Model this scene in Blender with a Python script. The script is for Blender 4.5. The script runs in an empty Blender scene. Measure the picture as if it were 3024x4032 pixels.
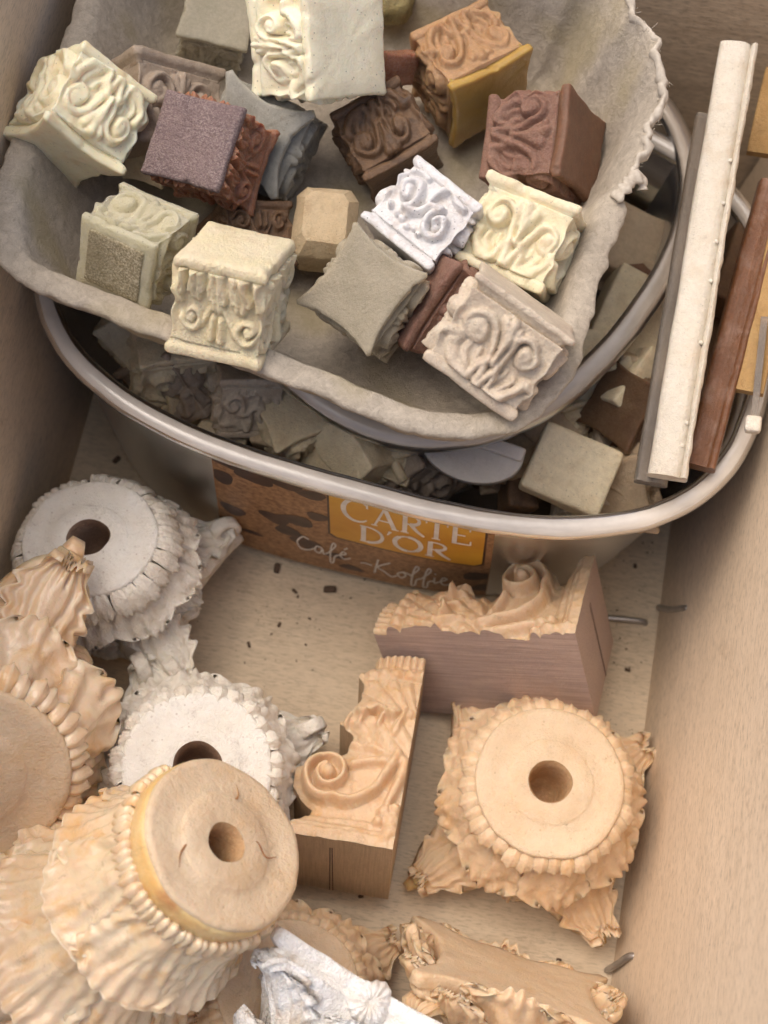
import bpy, math, random
import numpy as np
from mathutils import Matrix, Vector, Euler

K = 0.01                      # everything below is written in centimetres
PI = math.pi
rad = math.radians
sc = bpy.context.scene
col = sc.collection

# ------------------------------------------------------------------ camera
cd = bpy.data.cameras.new('camera')
cam = bpy.data.objects.new('camera', cd)
col.objects.link(cam)
cd.sensor_fit = 'VERTICAL'
cd.sensor_height = 36.0
cd.lens = 36.0 * 6000.0 / 4032.0
cd.clip_start = 0.01
cd.clip_end = 50.0
_R = Matrix(((0.984807753, 0.157378696, 0.073386891),
             (-0.173648178, 0.892538935, 0.416197741),
             (0.0, -0.422618262, 0.906307787)))
CAM = Vector((0.0, -15.38, 32.99))
cam.matrix_world = Matrix.Translation(CAM * K) @ _R.transposed().to_4x4()
cd.dof.use_dof = True
cd.dof.focus_distance = 29.0 * K
cd.dof.aperture_fstop = 20.0
sc.camera = cam

# ------------------------------------------------------------------ sky and soft sun
SUN_EL, SUN_AZ = rad(66), rad(-70)          # azimuth from +Y towards +X
w = bpy.data.worlds.new('World')
sc.world = w
w.use_nodes = True
nt = w.node_tree
bg = nt.nodes['Background']
sky = nt.nodes.new('ShaderNodeTexSky')
sky.sky_type = 'NISHITA'
sky.sun_disc = False
sky.sun_elevation = SUN_EL
sky.sun_rotation = SUN_AZ
sky.air_density = 0.7
sky.dust_density = 5.0
sky.ozone_density = 0.4
nt.links.new(sky.outputs[0], bg.inputs[0])
bg.inputs[1].default_value = 0.15
ld = bpy.data.lights.new('sun', 'SUN')
ld.energy = 1.2
ld.angle = rad(70)
ld.color = (1.0, 0.93, 0.82)
sun = bpy.data.objects.new('sun', ld)
col.objects.link(sun)
sd = Vector((math.sin(SUN_AZ) * math.cos(SUN_EL), math.cos(SUN_AZ) * math.cos(SUN_EL), math.sin(SUN_EL)))
sun.rotation_euler = sd.to_track_quat('Z', 'Y').to_euler()
sun.location = sd * 1.0
sc.view_settings.view_transform = 'Standard'
sc.view_settings.look = 'None'
sc.view_settings.exposure = 0.36
sc.view_settings.gamma = 1.0
sc.render.engine = 'CYCLES'
sc.cycles.use_denoising = True
sc.cycles.max_bounces = 10
sc.cycles.transparent_max_bounces = 12
sc.cycles.caustics_reflective = False
sc.cycles.caustics_refractive = False

# ------------------------------------------------------------------ helpers
def vnoise(P, scale, seed=0):
    """smooth lattice noise in -1..1 for points P (n,3)"""
    Q = np.asarray(P, float) * scale + seed * 17.31
    i = np.floor(Q).astype(np.int64)
    f = Q - i
    f = f * f * (3 - 2 * f)
    out = np.zeros(len(Q))
    for dx in (0, 1):
        for dy in (0, 1):
            for dz in (0, 1):
                h = (i[:, 0] + dx) * 374761393 + (i[:, 1] + dy) * 668265263 + (i[:, 2] + dz) * 1274126177 + seed * 974711
                h = (h ^ (h >> 13)) * 1274126177
                h = (h ^ (h >> 16)) & 0xffff
                v = h / 32767.5 - 1
                wgt = (f[:, 0] if dx else 1 - f[:, 0]) * (f[:, 1] if dy else 1 - f[:, 1]) * (f[:, 2] if dz else 1 - f[:, 2])
                out += wgt * v
    return out

def fbm(P, scale, seed=0, octv=3):
    a, s, o = 1.0, scale, 0
    for k in range(octv):
        o = o + a * vnoise(P, s, seed + k * 7)
        a *= 0.5
        s *= 2.03
    return o

def mesh_data(name, V, faces, smooth=True, sharp=None, uv=None):
    """faces: list of int arrays (n,k)"""
    V = np.asarray(V, np.float64) * K
    me = bpy.data.meshes.new(name)
    me.vertices.add(len(V))
    me.vertices.foreach_set('co', V.astype(np.float32).ravel())
    faces = [np.asarray(f, np.int32) for f in faces if len(f)]
    nl = sum(f.size for f in faces)
    npl = sum(len(f) for f in faces)
    idx = np.concatenate([f.ravel() for f in faces])
    st, o = [], 0
    for f in faces:
        st.append(o + np.arange(len(f)) * f.shape[1])
        o += f.size
    me.loops.add(nl)
    me.loops.foreach_set('vertex_index', idx.astype(np.int32))
    me.polygons.add(npl)
    me.polygons.foreach_set('loop_start', np.concatenate(st).astype(np.int32))
    me.update(calc_edges=True)
    me.validate()
    me.polygons.foreach_set('use_smooth', np.full(len(me.polygons), smooth))
    if sharp is not None:
        me.set_sharp_from_angle(angle=rad(sharp))
    if uv is not None:
        l = me.uv_layers.new(name='uv')
        li = np.zeros(len(me.loops), np.int32)
        me.loops.foreach_get('vertex_index', li)
        l.data.foreach_set('uv', np.asarray(uv, np.float32)[li].ravel())
    return me

def obj(name, me, mat=None, parent=None, loc=None, rot=None, scale=None):
    o = bpy.data.objects.new(name, me)
    col.objects.link(o)
    if mat is not None and me is not None and not me.materials:
        me.materials.append(mat)
    if parent is not None:
        o.parent = parent
    if loc is not None:
        o.location = Vector(loc) * K
    if rot is not None:
        o.rotation_euler = rot
    if scale is not None:
        o.scale = scale
    return o

def tag(o, label, cat, group=None, kind=None):
    o['label'] = label
    o['category'] = cat
    if group:
        o['group'] = group
    if kind:
        o['kind'] = kind
    return o

def thing(name, label, cat, loc=(0, 0, 0), rot=(0, 0, 0), scale=(1, 1, 1), group=None):
    o = bpy.data.objects.new(name, None)
    o.empty_display_size = 0.005
    col.objects.link(o)
    o.location = Vector(loc) * K
    o.rotation_euler = rot
    o.scale = scale
    return tag(o, label, cat, group)

def gridf(nu, nv, off=0, cu=False, cv=False):
    """quads of a grid of nu rows by nv columns"""
    a = np.arange(nu if cu else nu - 1)
    b = np.arange(nv if cv else nv - 1)
    A, B = np.meshgrid(a, b, indexing='ij')
    A2, B2 = (A + 1) % nu, (B + 1) % nv
    return np.stack([A * nv + B, A2 * nv + B, A2 * nv + B2, A * nv + B2], -1).reshape(-1, 4) + off

def rings(R, close_start=True, close_end=True):
    """list of equal rings (n,3) lofted; ends closed by a fan"""
    n = len(R[0])
    V = np.concatenate(R)
    F = [gridf(len(R), n, cv=True)]
    ex = []
    if close_start:
        ex.append(R[0].mean(0))
        c = len(V) + len(ex) - 1
        j = np.arange(n)
        F.append(np.stack([np.full(n, c), j, (j + 1) % n], 1))
    if close_end:
        ex.append(R[-1].mean(0))
        c = len(V) + len(ex) - 1
        j = np.arange(n) + (len(R) - 1) * n
        F.append(np.stack([np.full(n, c), (j - (len(R) - 1) * n + 1) % n + (len(R) - 1) * n, j], 1))
    if ex:
        V = np.concatenate([V, np.array(ex)])
    return V, F

def crom(pts, n, closed=False):
    """Catmull-Rom through pts, resampled to n points evenly by length"""
    P = np.asarray(pts, float)
    m = len(P)
    if closed:
        ext = np.concatenate([P[-1:], P, P[:2]])
        segs = m
    else:
        ext = np.concatenate([2 * P[:1] - P[1:2], P, 2 * P[-1:] - P[-2:-1]])
        segs = m - 1
    out = []
    t = np.linspace(0, 1, 16, endpoint=False)[:, None]
    for i in range(segs):
        a, b, c, d = ext[i], ext[i + 1], ext[i + 2], ext[i + 3]
        out.append(0.5 * (2 * b + (c - a) * t + (2 * a - 5 * b + 4 * c - d) * t ** 2 + (3 * b - a - 3 * c + d) * t ** 3))
    out = np.concatenate(out + ([P[:1]] if closed else [P[-1:]]))
    L = np.concatenate([[0], np.cumsum(np.linalg.norm(np.diff(out, axis=0), axis=1))])
    q = np.linspace(0, L[-1], n + 1)[:-1] if closed else np.linspace(0, L[-1], n)
    return np.stack([np.interp(q, L, out[:, k]) for k in range(P.shape[1])], 1)

def tube(path, r, n=8, flat=1.0, up=(0, 0, 1)):
    """closed tube along path; r scalar or array; flat squeezes the section along its second axis"""
    P = np.asarray(path, float)
    r = np.broadcast_to(np.asarray(r, float), (len(P),))
    T = np.gradient(P, axis=0)
    T /= np.linalg.norm(T, axis=1)[:, None] + 1e-12
    U = np.broadcast_to(np.asarray(up, float), P.shape)
    A = np.cross(T, U)
    A /= np.linalg.norm(A, axis=1)[:, None] + 1e-9
    B = np.cross(A, T)
    a = np.linspace(0, 2 * PI, n, endpoint=False)
    R = [P[i] + r[i] * (np.cos(a)[:, None] * A[i] + flat * np.sin(a)[:, None] * B[i]) for i in range(len(P))]
    return rings(R)

def rblock(size, r=0.08, n=9, amp=0.0, ns=2.0, seed=0, taper=0.0, dent=0.0):
    """rounded, slightly uneven box centred on the origin"""
    sx, sy, sz = [s / 2 for s in size]
    t = np.linspace(-1, 1, n)
    t = np.sign(t) * (1 - (1 - np.abs(t)) ** 1.6)
    A, B = np.meshgrid(t, t, indexing='ij')
    V, F, o = [], [], 0
    for ax in range(3):
        for s in (-1, 1):
            C = np.full_like(A, s)
            p = [None] * 3
            p[ax] = C
            p[(ax + 1) % 3] = A if s > 0 else B
            p[(ax + 2) % 3] = B if s > 0 else A
            V.append(np.stack([q.ravel() for q in p], 1))
            F.append(gridf(n, n, o))
            o += n * n
    V = np.concatenate(V)
    F = np.concatenate(F)
    key = np.round(V * 1e5).astype(np.int64)
    _, first, inv = np.unique(key, axis=0, return_index=True, return_inverse=True)
    V = V[first]
    F = inv.ravel()[F]
    H = np.array([sx, sy, sz])
    P = V * H
    inner = np.clip(P, -(H - r), H - r)
    d = P - inner
    l = np.linalg.norm(d, axis=1)
    m = l > 1e-9
    P[m] = inner[m] + d[m] / l[m][:, None] * np.minimum(l[m], r)[:, None]
    if taper:
        P[:, :2] *= (1 + taper * P[:, 2:3] / sz)
    if amp:
        nr = P / (np.linalg.norm(P, axis=1)[:, None] + 1e-9)
        P = P + nr * (amp * fbm(P, ns, seed))[:, None]
    return P, [F]

# ------------------------------------------------------------------ materials
def srgb(r, g, b):
    f = lambda c: c / 12.92 if c <= 0.04045 else ((c + 0.055) / 1.055) ** 2.4
    return (f(r / 255), f(g / 255), f(b / 255))

class NT:
    def __init__(s, name):
        s.m = bpy.data.materials.new(name)
        s.m.use_nodes = True
        s.t = s.m.node_tree
        s.p = s.t.nodes['Principled BSDF']
        s.out = s.t.nodes['Material Output']
        tc = s.t.nodes.new('ShaderNodeTexCoord')
        oi = s.t.nodes.new('ShaderNodeObjectInfo')
        mp = s.t.nodes.new('ShaderNodeVectorMath')
        mp.operation = 'MULTIPLY_ADD'
        mp.inputs[1].default_value = (1 / K,) * 3
        cx = s.t.nodes.new('ShaderNodeCombineXYZ')
        ml = s.t.nodes.new('ShaderNodeMath')
        ml.operation = 'MULTIPLY'
        ml.inputs[1].default_value = 37.0
        s.l(oi.outputs['Random'], ml.inputs[0])
        for i in range(3):
            s.l(ml.outputs[0], cx.inputs[i])
        s.l(tc.outputs['Object'], mp.inputs[0])
        s.l(cx.outputs[0], mp.inputs[2])
        s.co = mp.outputs[0]
        s.uv = tc.outputs['UV']
    def l(s, a, b):
        s.t.links.new(a, b)
    def noise(s, scale, detail=4, rough=0.55, vec=None, stretch=None, dist=0.0):
        v = vec or s.co
        if stretch:
            m = s.t.nodes.new('ShaderNodeVectorMath')
            m.operation = 'MULTIPLY'
            m.inputs[1].default_value = stretch
            s.l(v, m.inputs[0])
            v = m.outputs[0]
        n = s.t.nodes.new('ShaderNodeTexNoise')
        n.inputs['Scale'].default_value = scale
        n.inputs['Detail'].default_value = detail
        n.inputs['Roughness'].default_value = rough
        n.inputs['Distortion'].default_value = dist
        s.l(v, n.inputs['Vector'])
        return n.outputs['Fac']
    def vor(s, scale, feature='F1', vec=None, rnd=1.0):
        n = s.t.nodes.new('ShaderNodeTexVoronoi')
        n.feature = feature
        n.inputs['Scale'].default_value = scale
        n.inputs['Randomness'].default_value = rnd
        s.l(vec or s.co, n.inputs['Vector'])
        return n.outputs['Distance']
    def ramp(s, fac, a, b, lo=0.0, hi=1.0):
        n = s.t.nodes.new('ShaderNodeMapRange')
        n.inputs['From Min'].default_value = a
        n.inputs['From Max'].default_value = b
        n.inputs['To Min'].default_value = lo
        n.inputs['To Max'].default_value = hi
        s.l(fac, n.inputs['Value'])
        return n.outputs['Result']
    def mul(s, a, b):
        n = s.t.nodes.new('ShaderNodeMath')
        n.operation = 'MULTIPLY'
        s.l(a, n.inputs[0])
        if isinstance(b, float):
            n.inputs[1].default_value = b
        else:
            s.l(b, n.inputs[1])
        return n.outputs[0]
    def add(s, a, b):
        n = s.t.nodes.new('ShaderNodeMath')
        n.operation = 'ADD'
        s.l(a, n.inputs[0])
        s.l(b, n.inputs[1])
        return n.outputs[0]
    def mix(s, fac, a, b):
        n = s.t.nodes.new('ShaderNodeMix')
        n.data_type = 'RGBA'
        for c, i in ((a, 6), (b, 7)):
            if isinstance(c, tuple):
                n.inputs[i].default_value = (*c, 1)
            else:
                s.l(c, n.inputs[i])
        s.l(fac, n.inputs[0])
        return n.outputs[2]
    def bump(s, h, strength=0.3, dist=0.02, normal=None):
        n = s.t.nodes.new('ShaderNodeBump')
        n.inputs['Strength'].default_value = strength
        n.inputs['Distance'].default_value = dist * K
        s.l(h, n.inputs['Height'])
        if normal is not None:
            s.l(normal, n.inputs['Normal'])
        return n.outputs[0]

def cast(name, base, tint=None, stain=None, stain_amt=0.5, rough=0.55, sss=0.25, rad_=(1.0, 0.6, 0.35), srad=0.12,
         speck=None, speck_amt=0.5, bump=0.35, trans=0.0, mott=0.42, grime=0.45, streak=None, dust=None, dust_amt=0.0, spec=0.4):
    """cast resin, wax or plaster: two-tone body, shaped stains, specks, pitted fine relief"""
    n = NT(name)
    tint = tint or tuple(c * 0.82 for c in base)
    c = n.mix(n.ramp(n.noise(1.6, 3), 0.35, 0.68), base, tint)
    c = n.mix(n.ramp(n.noise(9.0, 4, 0.65), 0.38, 0.66, 0.0, mott), c, tuple(x * 0.68 for x in tint))
    c = n.mix(n.ramp(n.noise(26.0, 3, 0.6), 0.54, 0.70, 0.0, mott), c, tuple(min(1, x * 1.18 + .02) for x in base))
    if stain:
        c = n.mix(n.ramp(n.noise(2.3, 4, 0.6), 0.52, 0.70, 0.0, stain_amt), c, stain)
    if streak:
        c = n.mix(n.ramp(n.noise(1.0, 4, 0.65, stretch=streak), 0.40, 0.66, 0.0, 0.7), c, tuple(x * 0.62 for x in base))
        c = n.mix(n.ramp(n.noise(1.7, 4, 0.65, stretch=streak), 0.56, 0.74, 0.0, 0.5), c, tuple(min(1, x * 1.3) for x in base))
    if dust:
        d = n.mul(n.ramp(n.noise(22.0, 4, 0.7), 0.42, 0.62), n.ramp(n.noise(1.1, 2), 0.25, 0.6, 0.3, 1.0))
        c = n.mix(n.mul(d, dust_amt), c, dust)
    g_ = n.mul(n.ramp(n.noise(3.4, 6, 0.72, dist=0.8), 0.54, 0.72), n.ramp(n.noise(30.0, 3, 0.7), 0.40, 0.60))
    c = n.mix(n.mul(g_, grime), c, (0.27, 0.19, 0.12))
    if speck:
        v = n.mul(n.ramp(n.vor(9.0), 0.10, 0.17, 1.0, 0.0), n.ramp(n.noise(6.0, 2), 0.46, 0.52))
        c = n.mix(n.mul(v, speck_amt), c, speck)
    n.l(c, n.p.inputs['Base Color'])
    n.p.inputs['Roughness'].default_value = rough
    n.p.inputs['Specular IOR Level'].default_value = spec
    n.p.inputs['Subsurface Weight'].default_value = sss
    n.p.inputs['Subsurface Radius'].default_value = rad_
    n.p.inputs['Subsurface Scale'].default_value = srad * K
    if trans:
        n.p.inputs['Transmission Weight'].default_value = trans
        n.p.inputs['IOR'].default_value = 1.3
    h = n.add(n.add(n.noise(5.0, 4, 0.6), n.noise(14.0, 4, 0.65)), n.mul(n.noise(40.0, 3), 0.5))
    n.l(n.bump(h, min(1.0, bump * 1.7), 0.07), n.p.inputs['Normal'])
    return n.m

M = {}
def mk(key, *a, **k):
    M[key] = cast(key, *a, **k)
DK = (0.05, 0.035, 0.025)
mk('ivory_wax', (0.90, 0.82, 0.59), (0.88, 0.77, 0.50), (0.78, 0.58, 0.30), 0.4, 0.38, 0.5, srad=0.25, speck=DK, speck_amt=0.3, bump=0.10, mott=0.08)
mk('ivory_pale', (0.90, 0.84, 0.64), (0.88, 0.80, 0.57), (0.66, 0.48, 0.26), 0.2, 0.42, 0.4, srad=0.2, speck=DK, speck_amt=0.5, bump=0.15, mott=0.1)
mk('cream_plaster', (0.80, 0.69, 0.48), (0.78, 0.68, 0.43), (0.62, 0.45, 0.26), 0.35, 0.6, 0.3, srad=0.12, speck=(0.4, 0.28, 0.15), speck_amt=0.3, bump=0.4, mott=0.22)
mk('pale_cream', (0.78, 0.70, 0.50), (0.76, 0.67, 0.44), (0.58, 0.43, 0.23), 0.4, 0.5, 0.4, srad=0.18, speck=DK, speck_amt=0.3, bump=0.2, mott=0.2)
mk('taupe', (0.42, 0.34, 0.26), (0.36, 0.28, 0.21), (0.30, 0.22, 0.15), 0.3, 0.6, 0.15, bump=0.25)
mk('mauve_dust', (0.24, 0.165, 0.155), (0.18, 0.12, 0.12), None, 0, 0.75, 0.1, dust=(0.50, 0.40, 0.36), dust_amt=0.55, bump=0.5)
mk('red_brown_wax', (0.34, 0.15, 0.075), (0.27, 0.11, 0.055), (0.40, 0.22, 0.14), 0.5, 0.35, 0.6, (1, 0.4, 0.18), 0.25, dust=(0.44, 0.29, 0.22), dust_amt=0.45, bump=0.3)
mk('grey_green_clear', (0.50, 0.45, 0.34), (0.44, 0.40, 0.29), None, 0, 0.35, 0.6, (0.9, 0.85, 0.7), 0.35, trans=0.2, bump=0.12)
mk('grey_clear', (0.40, 0.385, 0.335), (0.34, 0.33, 0.28), None, 0, 0.4, 0.6, (0.9, 0.85, 0.75), 0.35, trans=0.2, speck=DK, speck_amt=0.4, bump=0.12)
mk('dark_brown', (0.20, 0.115, 0.06), (0.13, 0.075, 0.04), (0.06, 0.04, 0.03), 0.75, 0.4, 0.2, (1, 0.5, 0.2), 0.15, bump=0.3)
mk('amber_tan', (0.48, 0.29, 0.15), (0.40, 0.23, 0.11), (0.22, 0.12, 0.06), 0.35, 0.5, 0.35, (1, 0.5, 0.2), 0.2, bump=0.25)
mk('amber_gold', (0.46, 0.28, 0.07), (0.52, 0.34, 0.10), (0.30, 0.16, 0.04), 0.4, 0.25, 0.5, (1, 0.6, 0.2), 0.3, trans=0.15, bump=0.12, mott=0.25)
mk('brick_brown', (0.25, 0.135, 0.09), (0.20, 0.10, 0.07), None, 0, 0.6, 0.3, (1, 0.4, 0.2), 0.2, dust=(0.36, 0.23, 0.17), dust_amt=0.45, bump=0.35)
mk('brick_dark', (0.20, 0.10, 0.055), (0.16, 0.08, 0.045), None, 0, 0.5, 0.4, (1, 0.4, 0.2), 0.2, bump=0.2)
mk('silver_white', (0.84, 0.82, 0.79), (0.72, 0.69, 0.67), (0.45, 0.32, 0.22), 0.5, 0.4, 0.05, speck=(0.10, 0.09, 0.09), speck_amt=0.85, bump=0.35, spec=0.6, mott=0.22)
mk('green_clear', (0.84, 0.76, 0.50), (0.76, 0.68, 0.43), None, 0, 0.25, 0.5, (0.9, 0.85, 0.6), 0.4, trans=0.4, speck=DK, speck_amt=0.4, dust=(0.86, 0.78, 0.57), dust_amt=0.5, bump=0.3, mott=0.15)
mk('green_clear_dark', (0.24, 0.20, 0.11), (0.30, 0.25, 0.14), None, 0, 0.35, 0.3, (0.9, 0.8, 0.6), 0.2, trans=0.1, dust=(0.72, 0.63, 0.45), dust_amt=0.75, bump=0.4)
mk('tan_stone', (0.56, 0.42, 0.25), (0.60, 0.47, 0.29), (0.34, 0.22, 0.12), 0.4, 0.6, 0.2, speck=DK, speck_amt=0.4, bump=0.3)
mk('olive_clear', (0.50, 0.43, 0.31), (0.40, 0.345, 0.24), None, 0, 0.34, 0.4, (0.9, 0.8, 0.6), 0.3, trans=0.25, dust=(0.56, 0.48, 0.36), dust_amt=0.5, speck=DK, speck_amt=0.2, bump=0.25, mott=0.25)
mk('beige_clay', (0.68, 0.58, 0.44), (0.60, 0.49, 0.37), (0.42, 0.30, 0.20), 0.3, 0.6, 0.15, speck=(0.25, 0.17, 0.11), speck_amt=0.4, bump=0.3)
mk('peach_wax', (0.80, 0.57, 0.36), (0.83, 0.65, 0.45), (0.76, 0.42, 0.13), 0.6, 0.27, 0.45, (1, 0.55, 0.3), 0.22, bump=0.12, spec=0.7, mott=0.1)
mk('peach_light', (0.72, 0.52, 0.335), (0.70, 0.50, 0.31), (0.64, 0.36, 0.13), 0.45, 0.38, 0.45, (1, 0.55, 0.3), 0.2, bump=0.18, mott=0.16)
mk('peach_face', (0.68, 0.50, 0.32), (0.72, 0.56, 0.38), (0.62, 0.38, 0.17), .35, 0.5, 0.4, (1, 0.55, 0.3), 0.2, bump=0.25, speck=(0.3, 0.18, 0.08), speck_amt=0.3, mott=0.2)
mk('peach_amber', (0.74, 0.44, 0.15), (0.80, 0.57, 0.28), (0.50, 0.20, 0.07), 0.7, 0.3, 0.5, (1, 0.55, 0.25), 0.25, bump=0.2, mott=0.15)
mk('sawn_mauve', (0.46, 0.34, 0.29), (0.50, 0.37, 0.30), None, 0, 0.5, 0.2, (1, 0.5, 0.3), 0.12, bump=0.15, mott=0.15, streak=(26, 0.7, 26))
mk('sawn_tan', (0.56, 0.40, 0.25), (0.50, 0.36, 0.22), None, 0, 0.5, 0.25, (1, 0.5, 0.3), 0.12, bump=0.15, mott=0.2, streak=(22, 3, 1.0))
mk('white_plaster', (0.88, 0.82, 0.71), (0.85, 0.77, 0.65), (0.70, 0.58, 0.41), 0.35, 0.75, 0.15, speck=(0.4, 0.3, 0.2), speck_amt=0.3, bump=0.4, spec=0.3, mott=0.15)
mk('white_chalk', (0.90, 0.86, 0.78), (0.87, 0.81, 0.71), (0.76, 0.66, 0.52), 0.25, 0.8, 0.1, speck=(0.35, 0.25, 0.18), speck_amt=0.35, bump=0.35, spec=0.3, mott=0.15)
mk('bright_white', (0.92, 0.91, 0.88), (0.90, 0.87, 0.82), (0.52, 0.37, 0.22), 0.5, 0.6, 0.1, bump=0.5, mott=0.1)
mk('white_strip', (0.74, 0.68, 0.57), (0.70, 0.63, 0.51), (0.58, 0.44, 0.29), 0.35, 0.55, 0.15, speck=(0.38, 0.33, 0.28), speck_amt=0.5, bump=0.3, mott=0.22)
mk('ochre', (0.42, 0.25, 0.09), (0.48, 0.30, 0.12), (0.28, 0.15, 0.05), 0.4, 0.55, 0.2, bump=0.35)
mk('brown_strip', (0.20, 0.082, 0.032), (0.15, 0.06, 0.025), (0.40, 0.28, 0.22), 0.35, 0.3, 0.3, (1, 0.4, 0.15), 0.15, bump=0.25, streak=(14, 0.6, 14))
mk('brown_clear', (0.20, 0.12, 0.065), (0.16, 0.09, 0.05), None, 0, 0.35, 0.5, (1, 0.5, 0.25), 0.3, trans=0.2, bump=0.2)
mk('smoke_clear', (0.70, 0.62, 0.53), (0.60, 0.53, 0.45), None, 0, 0.22, 0.0, trans=0.75, bump=0.25, mott=0.2)
mk('grey_resin', (0.70, 0.64, 0.56), (0.64, 0.58, 0.51), None, 0, 0.5, 0.3, bump=0.12, mott=0.15)
mk('dull_cream', (0.80, 0.68, 0.46), (0.72, 0.60, 0.40), (0.52, 0.37, 0.20), 0.4, 0.55, 0.3, speck=DK, speck_amt=0.3, bump=0.3, mott=0.3)
mk('dull_tan', (0.64, 0.50, 0.33), (0.54, 0.41, 0.27), (0.34, 0.23, 0.14), 0.4, 0.55, 0.2, bump=0.3, mott=0.3)
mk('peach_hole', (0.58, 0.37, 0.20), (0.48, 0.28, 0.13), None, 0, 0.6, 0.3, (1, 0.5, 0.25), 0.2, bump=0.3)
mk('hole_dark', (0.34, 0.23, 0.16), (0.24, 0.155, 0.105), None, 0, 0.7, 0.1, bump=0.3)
mk('crack_brown', (0.40, 0.20, 0.08), (0.30, 0.13, 0.05), None, 0, 0.7, 0.0)
mk('saw_line', (0.10, 0.06, 0.05), (0.08, 0.05, 0.04), None, 0, 0.8, 0.0)

def wood(name, a, b, axis, fine=1.0, rough=0.55):
    n = NT(name)
    st = [9.0 * fine] * 3
    st[axis] = 0.45
    g1 = n.noise(1.0, 5, 0.6, stretch=tuple(st), dist=0.3)
    st2 = [34.0 * fine] * 3
    st2[axis] = 2.2
    g2 = n.noise(1.0, 3, 0.6, stretch=tuple(st2))
    big = n.noise(0.22, 3)
    c = n.mix(n.ramp(n.add(n.mul(g1, 0.6), n.mul(g2, 0.4)), 0.40, 0.60), a, b)
    st3 = [26.0] * 3
    st3[axis] = 5.0
    g3 = n.noise(1.0, 3, 0.65, stretch=tuple(st3))
    c = n.mix(n.ramp(g3, 0.51, 0.66, 0.0, 0.70), c, tuple(x * 0.62 for x in b))
    c = n.mix(n.ramp(g3, 0.44, 0.32, 0.0, 0.30), c, tuple(min(1, x * 1.2) for x in a))
    c = n.mix(n.ramp(big, 0.4, 0.7, 0.0, 0.35), c, tuple(x * 0.80 for x in a))
    pore = n.mul(n.ramp(n.vor(2.6, vec=None), 0.03, 0.07, 1.0, 0.0), n.ramp(n.noise(1.2, 2), 0.52, 0.6))
    c = n.mix(n.mul(pore, 0.5), c, (0.16, 0.10, 0.06))
    scf = n.mul(n.ramp(n.noise(0.55, 5, 0.75, dist=1.5), 0.56, 0.70), n.ramp(n.noise(7.0, 4, 0.7), 0.4, 0.62))
    c = n.mix(n.mul(scf, 0.45), c, (0.36, 0.25, 0.15))
    n.l(c, n.p.inputs['Base Color'])
    n.p.inputs['Roughness'].default_value = rough
    n.p.inputs['Specular IOR Level'].default_value = 0.35
    n.l(n.bump(n.add(g3, g2), 0.35, 0.03), n.p.inputs['Normal'])
    return n.m
M['wood_floor'] = wood('pale_plywood', (0.70, 0.56, 0.39), (0.63, 0.50, 0.34), 0, 0.5)
M['wood_side'] = wood('pale_board', (0.78, 0.62, 0.45), (0.70, 0.55, 0.39), 1, 0.8)
M['wood_back'] = wood('grained_board', (0.76, 0.62, 0.45), (0.56, 0.44, 0.31), 0, 0.5)

def pulp_mat():
    n = NT('grey_paper_pulp')
    f1 = n.noise(5.0, 6, 0.7, dist=0.6)
    f2 = n.noise(26.0, 4, 0.7, dist=1.2)
    c = n.mix(n.ramp(f1, 0.35, 0.65), (0.46, 0.395, 0.31), (0.64, 0.56, 0.45))
    c = n.mix(n.ramp(f2, 0.56, 0.72, 0.0, 0.6), c, (0.25, 0.20, 0.155))
    c = n.mix(n.ramp(n.noise(17.0, 3, 0.6, dist=2.0), 0.60, 0.70, 0.0, 0.55), c, (0.74, 0.66, 0.54))
    c = n.mix(n.ramp(n.noise(0.45, 2), 0.52, 0.66, 0.0, 0.55), c, (0.46, 0.38, 0.21))
    n.l(c, n.p.inputs['Base Color'])
    n.p.inputs['Roughness'].default_value = 0.95
    n.p.inputs['Specular IOR Level'].default_value = 0.1
    n.l(n.bump(n.add(f1, n.mul(f2, 0.7)), 0.8, 0.09), n.p.inputs['Normal'])
    return n.m
M['pulp'] = pulp_mat()
_n = NT('torn_pulp_edge')
_n.l(_n.mix(_n.ramp(_n.noise(9.0, 4), 0.35, 0.65), (0.58, 0.52, 0.43), (0.46, 0.40, 0.32)), _n.p.inputs['Base Color'])
_n.p.inputs['Roughness'].default_value = 1.0
M['torn'] = _n.m

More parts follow.
